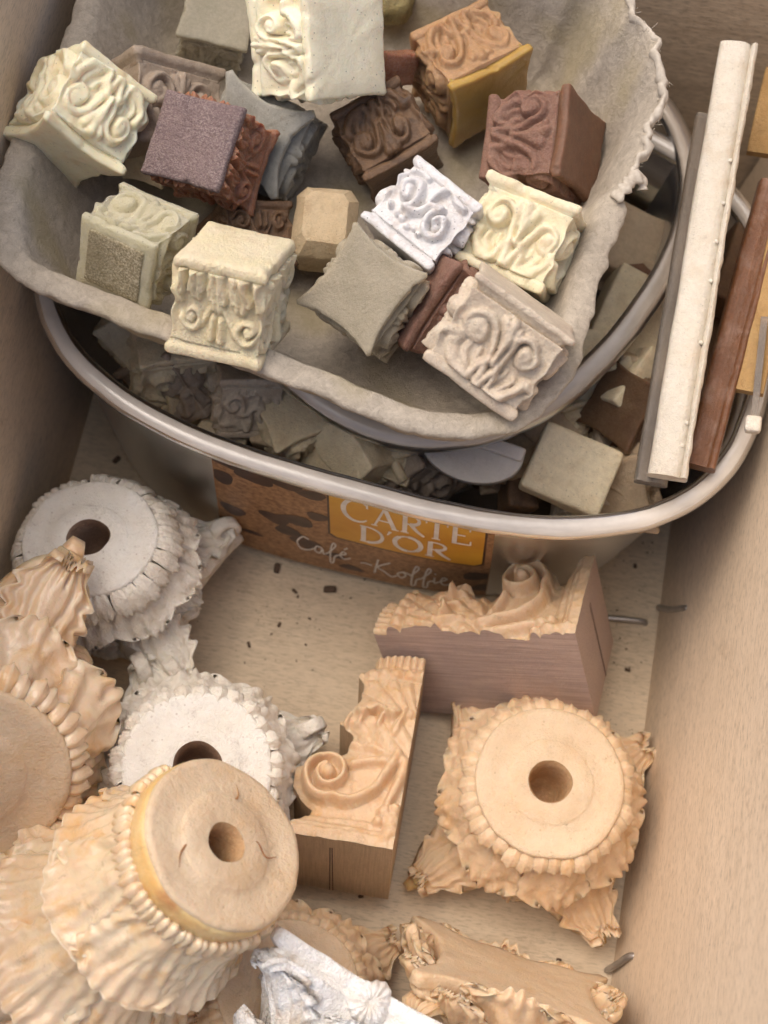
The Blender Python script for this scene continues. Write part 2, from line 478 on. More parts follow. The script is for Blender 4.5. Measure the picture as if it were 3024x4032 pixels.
def plastic(name, colr, clear, rough=0.25, streak=0.3, tr=0.35, gloss=0.03):
    """milky plastic: diffuse and see-through fractions under a gloss"""
    n = NT(name)
    t = n.t
    df = t.nodes.new('ShaderNodeBsdfDiffuse')
    tl = t.nodes.new('ShaderNodeBsdfTranslucent')
    tp = t.nodes.new('ShaderNodeBsdfTransparent')
    gl = t.nodes.new('ShaderNodeBsdfGlossy')
    m1, m2, m3 = [t.nodes.new('ShaderNodeMixShader') for _ in range(3)]
    s = n.noise(1.0, 4, 0.6, stretch=(0.9, 0.9, 9.0))
    c = n.mix(n.ramp(s, 0.35, 0.65), colr, tuple(x * (1 - streak) for x in colr))
    n.l(c, df.inputs[0])
    n.l(c, tl.inputs[0])
    tp.inputs[0].default_value = (0.95, 0.93, 0.88, 1)
    gl.inputs['Roughness'].default_value = rough
    m1.inputs[0].default_value = tr
    n.l(df.outputs[0], m1.inputs[1]); n.l(tl.outputs[0], m1.inputs[2])
    n.l(n.ramp(n.noise(0.7, 4), 0.3, 0.7, clear - 0.08, clear + 0.08), m2.inputs[0])
    n.l(m1.outputs[0], m2.inputs[1]); n.l(tp.outputs[0], m2.inputs[2])
    fr = t.nodes.new('ShaderNodeFresnel')
    fr.inputs[0].default_value = 1.45
    n.l(n.ramp(fr.outputs[0], 0.0, 1.0, gloss, 1.0), m3.inputs[0])
    n.l(m2.outputs[0], m3.inputs[1]); n.l(gl.outputs[0], m3.inputs[2])
    b = n.bump(n.add(s, n.mul(n.noise(12.0, 3), 0.3)), 0.25, 0.04)
    for q in (df, tl, gl):
        n.l(b, q.inputs['Normal'])
    n.l(m3.outputs[0], n.out.inputs['Surface'])
    return n.m
M['tub_wall'] = plastic('milky_tub_wall', (0.78, 0.69, 0.58), 0.34, 0.3, 0.2, 0.6)
M['tub_rim'] = plastic('milky_tub_rim', (0.92, 0.85, 0.75), 0.08, 0.25, 0.18, 0.2, 0.07)
M['tub2_wall'] = plastic('hazy_tub_wall', (0.66, 0.57, 0.45), 0.66, 0.3)
M['tub2_rim'] = plastic('hazy_tub_rim', (0.76, 0.67, 0.56), 0.14, 0.3, 0.2, 0.2, 0.05)

def flat_mat(name, colr, rough=0.5, var=None, vs=3.0):
    n = NT(name)
    c = n.mix(n.ramp(n.noise(vs, 4), 0.35, 0.65), colr, var or tuple(x * 0.8 for x in colr))
    n.l(c, n.p.inputs['Base Color'])
    n.p.inputs['Roughness'].default_value = rough
    return n.m
M['print_tan'] = flat_mat('printed_coffee_ground', (0.44, 0.25, 0.115), 0.45, (0.22, 0.105, 0.045), 9.0)
M['print_bean'] = flat_mat('printed_coffee_bean', (0.035, 0.017, 0.012), 0.4, (0.09, 0.04, 0.025), 2.5)
M['print_gold'] = flat_mat('printed_gold_plaque', (0.74, 0.42, 0.04), 0.4, (0.60, 0.28, 0.02), 0.6)
M['print_white'] = flat_mat('printed_white_letters', (0.86, 0.82, 0.74), 0.5)
M['steel'] = flat_mat('dull_staple_steel', (0.42, 0.39, 0.36), 0.35)
M['steel'].node_tree.nodes['Principled BSDF'].inputs['Metallic'].default_value = 0.7
M['crumb'] = flat_mat('dark_crumb', (0.12, 0.075, 0.045), 0.8)
M['table'] = flat_mat('table_top', (0.35, 0.27, 0.19), 0.6)
M['olive'] = cast('olive_resin', (0.36, 0.29, 0.12), (0.26, 0.20, 0.08), DK, 0.5, 0.45, 0.4, bump=0.4)

# ------------------------------------------------------------------ the wooden box
g = obj('table_top', mesh_data('table_top', [(-60, -60, -1.3), (60, -60, -1.3), (60, 60, -1.3), (-60, 60, -1.3)], [[(0, 1, 2, 3)]], False), M['table'])
tag(g, 'brown table top below the wooden box', 'table top', kind='structure')
box = thing('wooden_box', 'open pale wooden box holding all the tubs and castings', 'wooden box')

def slab(corners_in, normal, thick, nu=24, nv=24, amp=0.012, seed=0):
    """a board: inner face through four corners, thickness behind it"""
    a, b, c, d = [np.array(p, float) for p in corners_in]
    u = np.linspace(0, 1, nu)[:, None, None]
    v = np.linspace(0, 1, nv)[None, :, None]
    P = ((1 - u) * (1 - v) * a + u * (1 - v) * b + u * v * c + (1 - u) * v * d).reshape(-1, 3)
    N = np.array(normal, float)
    N /= np.linalg.norm(N)
    F1 = P + N * (amp * fbm(P, 0.5, seed))[:, None]
    B1 = P - N * thick
    V = np.concatenate([F1, B1])
    n = nu * nv
    F = [gridf(nu, nv), gridf(nu, nv, n)[:, ::-1]]
    rim = np.concatenate([np.arange(nv), np.arange(1, nu) * nv + nv - 1, (nu - 1) * nv + np.arange(nv - 2, -1, -1), np.arange(nu - 2, 0, -1) * nv])
    nx = np.roll(rim, -1)
    F.append(np.stack([rim, nx, nx + n, rim + n], 1))
    return V, F
WT = 13.0
YB, YF = 9.6, -16.5
def wx(side, y, z):
    return (-7.47 - 0.11 * z) if side < 0 else (6.83 + 0.038 * y + 0.11 * z)
fl = slab([(-7.9, YF, 0), (7.9, YF, 0), (7.9, YB + .3, 0), (-7.9, YB + .3, 0)], (0, 0, 1), 0.6, 40, 60, 0.006, 3)
obj('base_board', mesh_data('base_board', *fl, sharp=40), M['wood_floor'], box)
for s, nm in ((-1, 'side_board'), (1, 'side_board')):
    c = [(wx(s, YF, .012), YF, .012), (wx(s, YB, .012), YB, .012), (wx(s, YB, WT), YB, WT), (wx(s, YF, WT), YF, WT)]
    V = slab(c if s > 0 else c, (-s, 0, 0.1), 0.8, 60, 30, 0.01, 5 + s)
    obj(nm, mesh_data(nm, *V, sharp=40), M['wood_side'], box)
V = slab([(-9.2, YB, .012), (9.2, YB, .012), (9.2, YB + .6, WT), (-9.2, YB + .6, WT)], (0, -1, 0), 0.8, 40, 30, 0.01, 11)
obj('end_board', mesh_data('end_board', *V, sharp=40), M['wood_back'], box)

def staple(path, r=0.075):
    return mesh_data('staple', *tube(crom(path, 14), r, 8), sharp=50)
obj('staple', staple([(5.55, -1.72, .07), (6.0, -1.69, .1), (6.42, -1.66, .08), (6.47, -1.66, .0)]), M['steel'], box)
obj('staple', staple([(6.76, -1.22, .06), (6.86, -1.55, .8), (6.98, -1.92, 1.9), (7.15, -1.95, 2.0)]), M['steel'], box)
obj('staple', staple([(6.34, -9.66, .05), (6.46, -9.58, .7), (6.56, -9.5, 1.2), (6.8, -9.5, 1.3)]), M['steel'], box)

# ------------------------------------------------------------------ small square capitals: relief ornament
def stroke(X, Y, pts, w0, w1, h, n=46):
    P = crom(pts, n)
    wd = np.linspace(w0, w1, n)
    d2 = (X[..., None] - P[:, 0]) ** 2 + (Y[..., None] - P[:, 1]) ** 2
    q = d2 / wd ** 2
    i = q.min(-1)
    return h * np.sqrt(np.clip(1 - i, 0, 1))

def dome(X, Y, cx, cy, rx, ry, h, p=0.5):
    q = ((X - cx) / rx) ** 2 + ((Y - cy) / ry) ** 2
    return h * np.clip(1 - q, 0, 1) ** p

def spiral(cx, cy, r0, r1, a0, a1, n=26):
    a = np.radians(np.linspace(a0, a1, n))
    r = np.linspace(r0, r1, n)
    return [(cx + r[i] * math.cos(a[i]), cy + r[i] * math.sin(a[i])) for i in range(n)]

def smax(L, p=5):
    A = np.stack(L)
    return (np.maximum(A, 0) ** p).sum(0) ** (1 / p)

HB = 1.30      # body height of a small capital, half width about 0.85
def ornament(style, X, Y, rng):
    j = lambda a: a * (1 + rng.uniform(-0.14, 0.14))
    L = []
    if style == 'volute':
        for s in (-1, 1):
            cx, cy = s * j(.54), j(.84)
            sp = [(s * .05, .05), (s * .10, .34), (s * .17, .62)] + [(cx + s * (x), cy + y) for x, y in
                  [(r * math.cos(a), r * math.sin(a)) for r, a in zip(np.linspace(.32, .12, 24), np.radians(np.linspace(165, -190, 24)))]]
            L.append(stroke(X, Y, sp, .095, .075, j(.19), 80))
            L.append(dome(X, Y, cx, cy, .19, .19, .22, 0.35))
            L.append(stroke(X, Y, [(s * .36, .02), (s * .60, .10), (s * .76, .28), (s * .80, .48), (s * .97, .50)], .14, .11, .19))
            L.append(stroke(X, Y, [(s * .30, .04), (s * .52, .26), (s * .58, .46)], .09, .07, .10))
            L.append(stroke(X, Y, [(s * .16, .06), (s * .30, .30), (s * .36, .50)], .05, .05, .07))
            L.append(stroke(X, Y, [(0, .55), (s * .06, .85), (s * .17, 1.12)], .05, .11, .16))
        L.append(stroke(X, Y, [(0, .45), (0, .8), (0, 1.2)], .06, .11, .18))
        a = np.radians(np.linspace(-10, 190, 24))
        L.append(stroke(X, Y, [(.25 * math.cos(t), .10 + .40 * math.sin(t)) for t in a], .08, .08, .16))
        L.append(dome(X, Y, 0, .10, .15, .26, .08))
    elif style == 'acanthus':
        for k, cx in enumerate((-.92, -.46, 0, .46, .92)):
            l = j(.62 if k % 2 == 0 else .50)
            L.append(stroke(X, Y, [(cx, -.02), (cx, l * .5), (cx, l)], .20, .13, .20) * (1 - .45 * np.exp(-((X - cx) / .035) ** 2)))
            for s in (-1, 1):
                L.append(stroke(X, Y, [(cx + s * .06, 0), (cx + s * .16, l * .5), (cx + s * .15, l * .8)], .06, .05, .16))
        for s in (-1, 1):
            L.append(stroke(X, Y, spiral(s * .58, .92, .26, .08, 90 - s * 75, 90 - s * 75 + s * 430, 30), .07, .06, .16, 70))
            L.append(dome(X, Y, s * .58, .92, .10, .10, .16, .4))
            L.append(stroke(X, Y, [(s * .08, .55), (s * .2, .78), (s * .36, 1.06)], .06, .06, .10))
        L.append(stroke(X, Y, [(-.08, .85), (-.1, 1.05), (-.1, 1.2)], .06, .09, .17))
        L.append(stroke(X, Y, [(.08, .85), (.1, 1.05), (.1, 1.2)], .06, .09, .17))
    elif style == 'scroll':
        a = spiral(-.52, .78, .36, .12, -60, 330, 34)
        b = spiral(.55, .48, .34, .12, 120, 480, 34)
        L.append(stroke(X, Y, a[::-1] + [(-.1, .50), (.1, .72)] + b, .105, .10, .24, 130) * (1 - .35 * np.exp(-(np.sin(9 * (X + Y)) / .3) ** 2) * 0))
        L.append(dome(X, Y, -.50, .80, .13, .12, .16))
        L.append(dome(X, Y, .56, .46, .13, .12, .18))
        L.append(stroke(X, Y, [(-.1, .0), (-.02, .2), (.02, .44)], .13, .07, .17))
        L.append(stroke(X, Y, [(-.35, .02), (-.55, .16), (-.9, .2)], .09, .07, .14))
        L.append(stroke(X, Y, [(.4, .02), (.7, .06), (.95, .16)], .09, .07, .14))
        for cx, cy in ((-.05, 1.05), (.12, 1.1), (.3, 1.0), (.25, .86), (.48, .98), (.66, .94), (-.2, 1.12), (.85, .95)):
            L.append(dome(X, Y, j(cx), cy, .09, .08, .13))
    return smax(L, 3.2)

def cap_outline(a, bow, cut, n=25):
    """square outline with sides bowed inwards and corners nipped off, n points a side"""
    P = []
    t = np.linspace(-1, 1, n)
    x = t * (a - cut)
    y = a - bow * (1 - t ** 2)
    for k in range(4):
        c, s = [(1, 0), (0, 1), (-1, 0), (0, -1)][k]
        X, Y = x, -y
        P.append(np.stack([X * c - Y * s, X * s + Y * c], 1))
    return np.concatenate(P)

def slab_rings(a, bow, cut, prof, seed, amp=0.02, n=31):
    """prof: list of (scale, z)"""
    o = cap_outline(a, bow, cut, n)
    R = []
    for s, z in prof:
        P = np.concatenate([o * s, np.full((len(o), 1), z)], 1)
        P += np.stack([fbm(P, 2.2, seed + k) for k in range(3)], 1) * amp
        P[:, :2] -= P[:, :2] * (np.clip(fbm(P, 3.1, seed + 40, 3) - .55, 0, 1) * .16)[:, None]
        R.append(P)
    return rings(R)

def body_mesh(style, seed, w0=.86, w1=.90, nu=64, nv=52, soft=1.0, depth=1.0):
    rng = random.Random(seed)
    u = np.linspace(-1, 1, nu)
    v = np.linspace(0, 1, nv)
    Vt, Uu = np.meshgrid(v, u, indexing='ij')
    R = []
    ringsets = []
    prof = w0 + (w1 - w0) * v - .07 * np.sin(PI * v)
    dc = .10 * np.exp(-((v - .62) / .16) ** 2) + .13 * np.exp(-((v - .30) / .13) ** 2)
    cols = []
    for k in range(4):
        ph = [rng.uniform(0, 6.3) for _ in range(4)]
        sx = 1 + rng.uniform(-.10, .10)
        Xw = Uu * sx + .06 * np.sin(2.6 * Vt * HB + ph[0]) + .05 * np.sin(3.4 * Uu + ph[1])
        Yw = Vt * HB * (1 + rng.uniform(-.05, .07)) + .05 * np.sin(2.9 * Uu + ph[2]) + .03 * np.sin(4 * Vt + ph[3])
        d = ornament(style, Xw, Yw, rng) * depth
        wear = np.clip(.9 + .45 * fbm(np.stack([Uu.ravel(), Vt.ravel(), np.full(Uu.size, k * 3.1)], 1), 1.7, seed + 60, 2).reshape(Uu.shape), .45, 1.15)
        d = d * wear
        e = np.clip((1 - np.abs(Uu)) / .14, 0, 1)
        e = e * e * (3 - 2 * e)
        d = d * e + dc[:, None] * (1 - e)
        X = Uu * (prof + dc)[:, None]
        Y = -(prof[:, None] + d)
        c, s = [(1, 0), (0, 1), (-1, 0), (0, -1)][k]
        P = np.stack([X * c - Y * s, X * s + Y * c, .20 + Vt * HB], -1)[:, :-1]
        cols.append(P)
    A = np.concatenate(cols, 1)          # nv x 4(nu-1) x 3
    sh = A.shape
    Q = A.reshape(-1, 3)
    dn = fbm(Q, 2.6, seed, 3) * .022 + fbm(Q, 9.0, seed + 5, 2) * .010
    nr = Q.copy()
    nr[:, 2] = 0
    nr /= np.linalg.norm(nr, axis=1)[:, None] + 1e-9
    Q = Q + nr * dn[:, None]
    Q[:, 2] += fbm(Q, 2.0, seed + 9, 2) * .015
    return mesh_data('body', *rings(list(Q.reshape(sh))))

def small_capital(label, pose, style, mats, seed, bow=.10, cut=.05, top='thick', group='small square capitals in the pulp tray',
                  name='small_capital', res=1.0, depth=1.0, a=1.0, b=.94):
    loc, rot, S = pose
    cz = Euler([rad(x) for x in rot]).to_matrix() @ Vector((0, 0, .875 * S[2]))
    loc = Vector(loc) - cz * .05
    S = [q * 1.05 for q in S]
    t = thing(name, label, 'capital', loc, tuple(rad(x) for x in rot), S, group)
    mb, ma, mbs = mats if isinstance(mats, tuple) else (mats,) * 3
    obj('body', body_mesh(style, seed, nu=int(64 * res), nv=int(52 * res), depth=depth), M[mb], t)
    h = 1.75
    if top == 'thick':
        pa = [(.80, h - .34), (.90, h - .29), (.90, h - .22), (.96, h - .18), (1.0, h - .14), (1.0, h - .03), (.975, h), (.9, h + .004), (.6, h), (.3, h)]
    else:
        pa = [(.78, h - .30), (.86, h - .27), (.90, h - .16), (.97, h - .12), (1.0, h - .09), (1.0, h - .02), (.975, h), (.9, h + .004), (.6, h), (.3, h)]
    obj('abacus', mesh_data('abacus', *slab_rings(a, bow, cut, pa, seed)), M[ma], t)
    pb = [(.3, 0), (.6, 0), (.93, -.003), (.98, .02), (1.0, .07), (1.0, .15), (.97, .20), (.88, .24), (.80, .26)]
    obj('base', mesh_data('base', *slab_rings(b, .02, .03, pb, seed + 3)), M[mbs], t)
    return t

POSE = {
    'c1': ([-6.941, 3.784, 9.244], [102.9, 41.8, -2.6], [0.906, 0.936, 0.987]),
    'c2': ([-5.811, 3.332, 7.522], [-68.4, 34.3, 25.7], [1.046, 1.045, 1.046]),
    'c3': ([-4.795, 2.489, 9.554], [-153.1, -14.9, -16.4], [0.876, 0.842, 0.867]),
    'c4': ([-5.457, 7.18, 6.879], [10.5, 8.9, 2.8], [0.717, 0.736, 0.73]),
    'c5': ([-2.289, 5.018, 10.021], [-131.7, 25.9, 42.6], [0.975, 0.976, 0.996]),
    'c6': ([-3.687, 4.55, 7.11], [-3.6, 32.9, -109.6], [0.923, 0.962, 0.941]),
    'c7': ([-1.761, 5.236, 7.971], [-103.5, 18.1, -144.1], [0.818, 0.852, 0.881]),
    'c8': ([-0.382, 7.192, 8.036], [51.8, 83.0, 1.4], [0.924, 0.937, 0.965]),
    'c9': ([1.16, 4.959, 7.667], [-58.4, 17.3, -88.0], [0.918, 0.943, 0.99]),
    'c10': ([0.271, 2.693, 8.968], [-110.7, -0.9, 147.4], [0.839, 0.854, 0.869]),
    'c11': ([1.548, 1.423, 8.209], [-62.7, -5.9, -18.6], [0.923, 0.95, 0.981]),
    'c12': ([-5.639, -0.315, 9.202], [-114.9, -3.7, -18.3], [0.8, 0.766, 0.822]),
    'c13': ([-3.428, -0.012, 9.947], [147.4, -5.0, -6.2], [0.881, 0.95, 1.018]),
    'c14': ([-2.124, 2.363, 7.199], [11.6, -0.8, 3.2], [0.616, 0.751, 0.701]),
    'c15': ([-0.79, 0.754, 7.831], [-0.9, 27.8, -120.0], [0.896, 0.844, 0.865]),
    'c16': ([1.037, 0.937, 7.396], [-41.3, -35.0, 61.4], [0.936, 0.935, 0.935]),
    'c17': ([1.151, -1.104, 8.669], [-51.7, 12.8, -21.3], [1.014, 1.01, 1.006]),
    'c18': ([-3.421, 1.27, 7.181], [-78.5, 22.5, 23.9], [0.741, 0.741, 0.74]),
    'c19': ([-5.657, 3.66, 7.48], [56.8, -14.4, -17.6], [0.464, 0.46, 0.466]),
    't1': ([-4.231, 0.009, 4.427], [-113.9, 5.3, 41.3], [0.851, 0.804, 0.926]),
    't5': ([-1.74, 0.889, 4.576], [-162.1, 12.8, -179.3], [0.829, 0.831, 0.832]),
    'H': ([4.229, -6.76, 3.277], [-180.0, -0.2, -6.4], [1.559, 1.594, 1.567]),
    'A': ([-5.952, -3.441, 3.67], [-179.3, -12.1, -6.4], [1.51, 1.368, 1.557]),
    'C': ([-2.717, -7.839, 3.837], [-175.4, 5.6, -8.2], [1.507, 1.507, 1.547]),
    'B': ([-6.651, -9.177, 5.17], [-133.4, -6.0, 22.7], [1.914, 1.914, 1.894]),
    'I': ([0.349, -14.11, 3.923], [-87.0, 2.7, -19.5], [1.413, 1.428, 1.431]),
    'J': ([3.662, -13.088, 1.731], [-65.7, 2.4, -7.8], [1.46, 1.46, 1.46]),
    'K': ([-0.187, -11.533, 2.766], [179.1, 1.6, -6.2], [1.385, 1.385, 1.408]),
    'E': ([-1.648, -9.89, 7.176], [-153.3, -26.3, 161.5], [1.579, 1.579, 1.578]),
    'F': ([1.603, -4.77, -0.045], [11.4, 4.3, 179.4], [0.911, 0.977, 1.005]),
    'G': ([1.176, -4.823, 0.083], [24.0, -17.4, -98.5], [0.954, 0.967, 1.131]),
}
PC = POSE
small_capital('waxy ivory capital tipped over on the tray\'s far left edge, its hollow-sided plate facing down', PC['c1'], 'volute', 'ivory_wax', 1, bow=.20, cut=.06)
small_capital('grey taupe capital half hidden behind the mauve dusty cube', PC['c2'], 'volute', 'taupe', 2, bow=.05)
small_capital('red-brown wax capital with a flat dusty mauve base turned up', PC['c3'], 'acanthus', ('red_brown_wax', 'red_brown_wax', 'mauve_dust'), 3, depth=.85)
small_capital('frosted grey-green see-through capital at the top edge, smooth face up', PC['c4'], 'volute', 'grey_green_clear', 4, bow=.03, depth=.5)
small_capital('large pale ivory capital lying on its side, smooth end to the right', PC['c5'], 'volute', 'ivory_pale', 5, bow=.08, b=1.0)
small_capital('frosted blue-grey translucent capital with a star-shaped plate facing up', PC['c6'], 'volute', 'grey_clear', 6, bow=.26, cut=.10, depth=.7)
small_capital('dark brown glossy capital with black patches, upside down in the tray', PC['c7'], 'volute', 'dark_brown', 7)
small_capital('tan carved capital with a smooth amber gold end facing the viewer', PC['c8'], 'volute', ('amber_tan', 'amber_gold', 'amber_tan'), 8, bow=.12)
small_capital('brick red-brown capital with plain dark side turned right, by the torn tray edge', PC['c9'], 'volute', ('brick_brown', 'brick_dark', 'brick_brown'), 9, bow=.10)
small_capital('silvery white capital with bold S-shaped scrolls and dark specks', PC['c10'], 'scroll', 'silver_white', 10, bow=.10, depth=1.15)
small_capital('pale cream capital with two round volute eyes, right of the silvery white one', PC['c11'], 'volute', 'pale_cream', 11, bow=.10)
small_capital('greenish see-through capital with a framed dark glassy square on its end', PC['c12'], 'volute', ('green_clear', 'green_clear', 'green_clear'), 12, bow=.05, depth=.8)
small_capital('matt cream capital standing upside down on the front rim of the tray', PC['c13'], 'acanthus', 'cream_plaster', 13, bow=.04)
small_capital('olive grey frosted capital with a hollow-sided square plate facing up', PC['c15'], 'volute', 'olive_clear', 15, bow=.17, cut=.06, depth=.8)
small_capital('red-brown capital mostly hidden under the beige voluted one', PC['c16'], 'volute', 'brick_brown', 16)
small_capital('beige clay capital with crisp volutes at the tray\'s lower right corner', PC['c17'], 'volute', 'beige_clay', 17, bow=.04, depth=1.1, top='thin')
small_capital('brown weathered capital wedged low behind the matt cream upside-down one', PC['c18'], 'acanthus', 'dark_brown', 18)
small_capital('small yellowish capital low between the waxy ivory and the mauve ones', PC['c19'], 'volute', 'dull_cream', 19)
# glassy square let into the end of the greenish capital
c12 = [o for o in col.objects if o.get('label', '').startswith('greenish see')][0]
V, F = slab_rings(.68, .0, .05, [(.3, -.045), (.7, -.046), (.96, -.045), (1.0, -.035), (1.0, .05)], 4, .004)
obj('glassy_square', mesh_data('glassy_square', V, F), M['green_clear_dark'], c12)

# faceted tan block
loc, rot, S = PC['c14']
t = thing('faceted_block', 'tan faceted block with worn edges, left of the silvery white capital', 'block', loc, tuple(rad(x) for x in rot), S)
pr = [(.3, 1.75), (.62, 1.76), (.70, 1.73), (.97, 1.35), (1.0, 1.28), (1.0, .35), (.98, .28), (.75, 0), (.3, 0)]
o8 = cap_outline(1.0, .0, .30, 13)
R_ = []
for s, z in pr:
    P = np.concatenate([o8 * s, np.full((len(o8), 1), z)], 1)
    R_.append(P + np.stack([fbm(P, 1.4, 40 + k) for k in range(3)], 1) * .035)
V, F = rings(R_[::-1])
obj('stone_body', mesh_data('stone_body', V, F, sharp=28), M['tan_stone'], t)

# crumbs of resin among the capitals
V, F = rblock((.9, .7, .7), .25, 12, .10, 1.8, 5)
o = obj('resin_lump', mesh_data('resin_lump', V, F), M['olive'], None, (-1.72, 8.08, 7.9))
tag(o, 'rough olive yellow resin lump behind the large ivory capital', 'resin lump')
V, F = rblock((.8, .35, .7), .06, 10, .05, 2.2, 8)
o = obj('resin_shard', mesh_data('resin_shard', V, F), M['red_brown_wax'], None, (-1.32, 6.06, 8.4), (rad(-25), rad(20), rad(30)))
tag(o, 'reddish brown translucent shard above the dark brown capital', 'resin shard')

# ------------------------------------------------------------------ pulp tray
TR = [(-7.78, -0.49, 8.9), (-7.21, -0.87, 8.9), (-6.35, -1.09, 8.9), (-5.45, -1.29, 8.9), (-4.52, -1.48, 8.9), (-3.25, -1.71, 8.9),
      (-2.28, -1.89, 8.9), (-1.31, -2.12, 8.9), (-0.54, -2.34, 8.9), (0.37, -2.47, 8.9), (1.16, -2.42, 8.9), (1.9, -2.19, 8.9),
      (2.41, -1.8, 8.9), (2.77, -1.24, 8.9), (3.03, -0.54, 8.9), (3.2, 0.53, 8.95), (3.32, 1.67, 9.0), (3.53, 2.49, 9.0),
      (3.61, 3.52, 9.1), (3.67, 3.83, 9.2), (3.84, 4.5, 9.5), (4.04, 5.39, 9.7), (3.91, 5.86, 9.8), (3.79, 6.33, 9.9),
      (3.54, 6.87, 9.9), (3.26, 7.14, 9.9), (3.13, 7.51, 9.9), (2.6, 8.6, 9.9), (1.0, 9.2, 9.9), (-3.0, 9.35, 9.6), (-6.5, 9.0, 9.3),
      (-7.9, 7.2, 9.0), (-7.95, 5.81, 9.0), (-7.9, 5.22, 9.0), (-7.94, 4.3, 9.0), (-8.15, 3.2, 9.0), (-8.25, 2.08, 9.0), (-8.2, 0.65, 9.0)]
tray = thing('pulp_tray', 'grey paper pulp tray with a torn right edge full of small capitals', 'tray')
NT_ = 420
O = crom(TR, NT_, True)
cen = np.array([-2.3, 3.3])
tn = np.roll(O, -1, 0) - np.roll(O, 1, 0)
nin = np.stack([-tn[:, 1], tn[:, 0]], 1)
nin /= np.linalg.norm(nin, axis=1)[:, None]
# smooth the inward normals so that the inner rings stay tidy
for _ in range(60):
    nin = (np.roll(nin, 1, 0) + nin + np.roll(nin, -1, 0)) / 3
nin /= np.linalg.norm(nin, axis=1)[:, None]
right = np.clip((O[:, 0] - 2.4) / .6, 0, 1) * np.clip((O[:, 1] + .5) / 1.0, 0, 1)
rag = fbm(O, 3.0, 3, 4) * .05 + right * np.clip((O[:, 1] - 2.4) / .8, 0, 1) * (fbm(O, 5.0, 9, 4) * .09)
def tring(off, z, amp=.02, seed=0, rg=1.0, absz=True, pull=0.0):
    xy = O[:, :2] + nin * np.asarray(off)[..., None] if np.ndim(off) else O[:, :2] + nin * off
    xy = xy + nin * (rag * rg)[:, None]
    xy = xy * (1 - pull) + cen * pull
    zz = z if absz else O[:, 2] + z
    P = np.concatenate([xy, np.broadcast_to(np.asarray(zz, float), (NT_,))[:, None]], 1)
    P[:, 2] += fbm(P, 1.6, seed, 4) * amp
    P[:, :2] += nin * (fbm(P, 1.3, seed + 4, 3) * amp)[:, None]
    return P
lip = .46 - .34 * right * np.clip((O[:, 1] - 3.1) / .5, 0, 1)
zr = O[:, 2]
floor_z = 6.75
RR = [tring(1.5, floor_z - .25, .03, 1, 0, pull=.25), tring(1.1, floor_z + .1, .03, 1, 0), tring(.55, zr * .55 + floor_z * .45 - .25, .05, 2, .3), tring(.26, zr - .30, .04, 2, .6),
      tring(.06, zr - .16, .03, 3), tring(0, zr - .08, .02, 4), tring(.0, zr - .02, .02, 4), tring(.05, zr + .03, .02, 5), tring(lip * .5, zr + .05, .03, 5),
      tring(lip, zr + .01, .03, 6, .8), tring(lip + .10, zr - .14, .03, 6, .5), tring(lip + .28, zr - .55, .05, 7, .2), tring(lip + .55, zr * .5 + floor_z * .5 + .1, .08, 8, 0),
      tring(lip + .85, floor_z + .42, .07, 9, 0), tring(lip + 1.15, floor_z + .10, .05, 9, 0, pull=.02), tring(lip + 1.5, floor_z, .04, 10, 0, pull=.08),
      tring(1.9, floor_z, .04, 10, 0, pull=.25), tring(1.9, floor_z, .05, 11, 0, pull=.5), tring(1.9, floor_z, .05, 12, 0, pull=.75), tring(1.9, floor_z, .02, 12, 0, pull=.93)]
V, F = rings(RR)
obj('tray_shell', mesh_data('tray_shell', V, F), M['pulp'], tray)
# frayed fibres along the torn right edge
rng = np.random.default_rng(4)
fv, ff = [], []
idx = np.where((right > .5) & (O[:, 1] > 3.6) & (O[:, 1] < 9))[0]
for k in range(260):
    i = idx[rng.integers(len(idx))]
    p = np.array([*(O[i, :2] + nin[i] * (rag[i] + rng.uniform(-.04, .16))), O[i, 2] + rng.uniform(-.06, .05)])
    d = np.array([*(-nin[i] * rng.uniform(0, .7) + rng.normal(size=2) * .9), rng.normal() * .6])
    d /= np.linalg.norm(d)
    l = rng.uniform(.02, .10) * (1.5 if rng.random() < .15 else 1)
    e = rng.normal(size=3) * .7
    pts = [p, p + d * l * .5 + e * l * .2, p + d * l + e * l * .6]
    V, F = tube(pts, rng.uniform(.004, .009), 4)
    ff += [q + len(fv) * 0 + sum(len(x) for x in fv) for q in F]
    fv.append(V)
q4 = np.concatenate([f for f in ff if f.shape[1] == 4])
q3 = np.concatenate([f for f in ff if f.shape[1] == 3])
o = obj('torn_fibre', mesh_data('torn_fibre', np.concatenate(fv), [q4, q3]), M['torn'], tray)
o['kind'] = 'stuff'
# pale torn core showing along the ripped edge
te = np.where((right > .4) & (O[:, 1] > 3.3) & (O[:, 1] < 9.2))[0]
P = np.stack([O[te, 0] + nin[te, 0] * (rag[te] + .05), O[te, 1] + nin[te, 1] * (rag[te] + .05), O[te, 2] + .02 + fbm(O[te], 2.5, 31) * .05], 1)
P += np.stack([fbm(P, 3.2, 32 + k, 4) for k in range(3)], 1) * .06
V, F = tube(P, .055 + .05 * np.abs(fbm(P, 2.2, 40, 2)), 10, 1.6)
V = V + np.stack([fbm(V, 13.0, 50 + k, 3) for k in range(3)], 1) * .028
obj('torn_edge', mesh_data('torn_edge', V, F), M['torn'], tray)
P = crom([(3.35, 3.15, 9.18), (3.5, 3.35, 9.3), (3.62, 3.6, 9.26), (3.78, 3.75, 9.2), (3.86, 3.55, 9.05)], 26)
V, F = tube(P, .12 + .03 * np.sin(np.arange(26) * 1.3), 10, .55)
V = V + np.stack([fbm(V, 4.0, 60 + k, 4) for k in range(3)], 1) * .07
obj('torn_flap', mesh_data('torn_flap', V, F), M['torn'], tray)

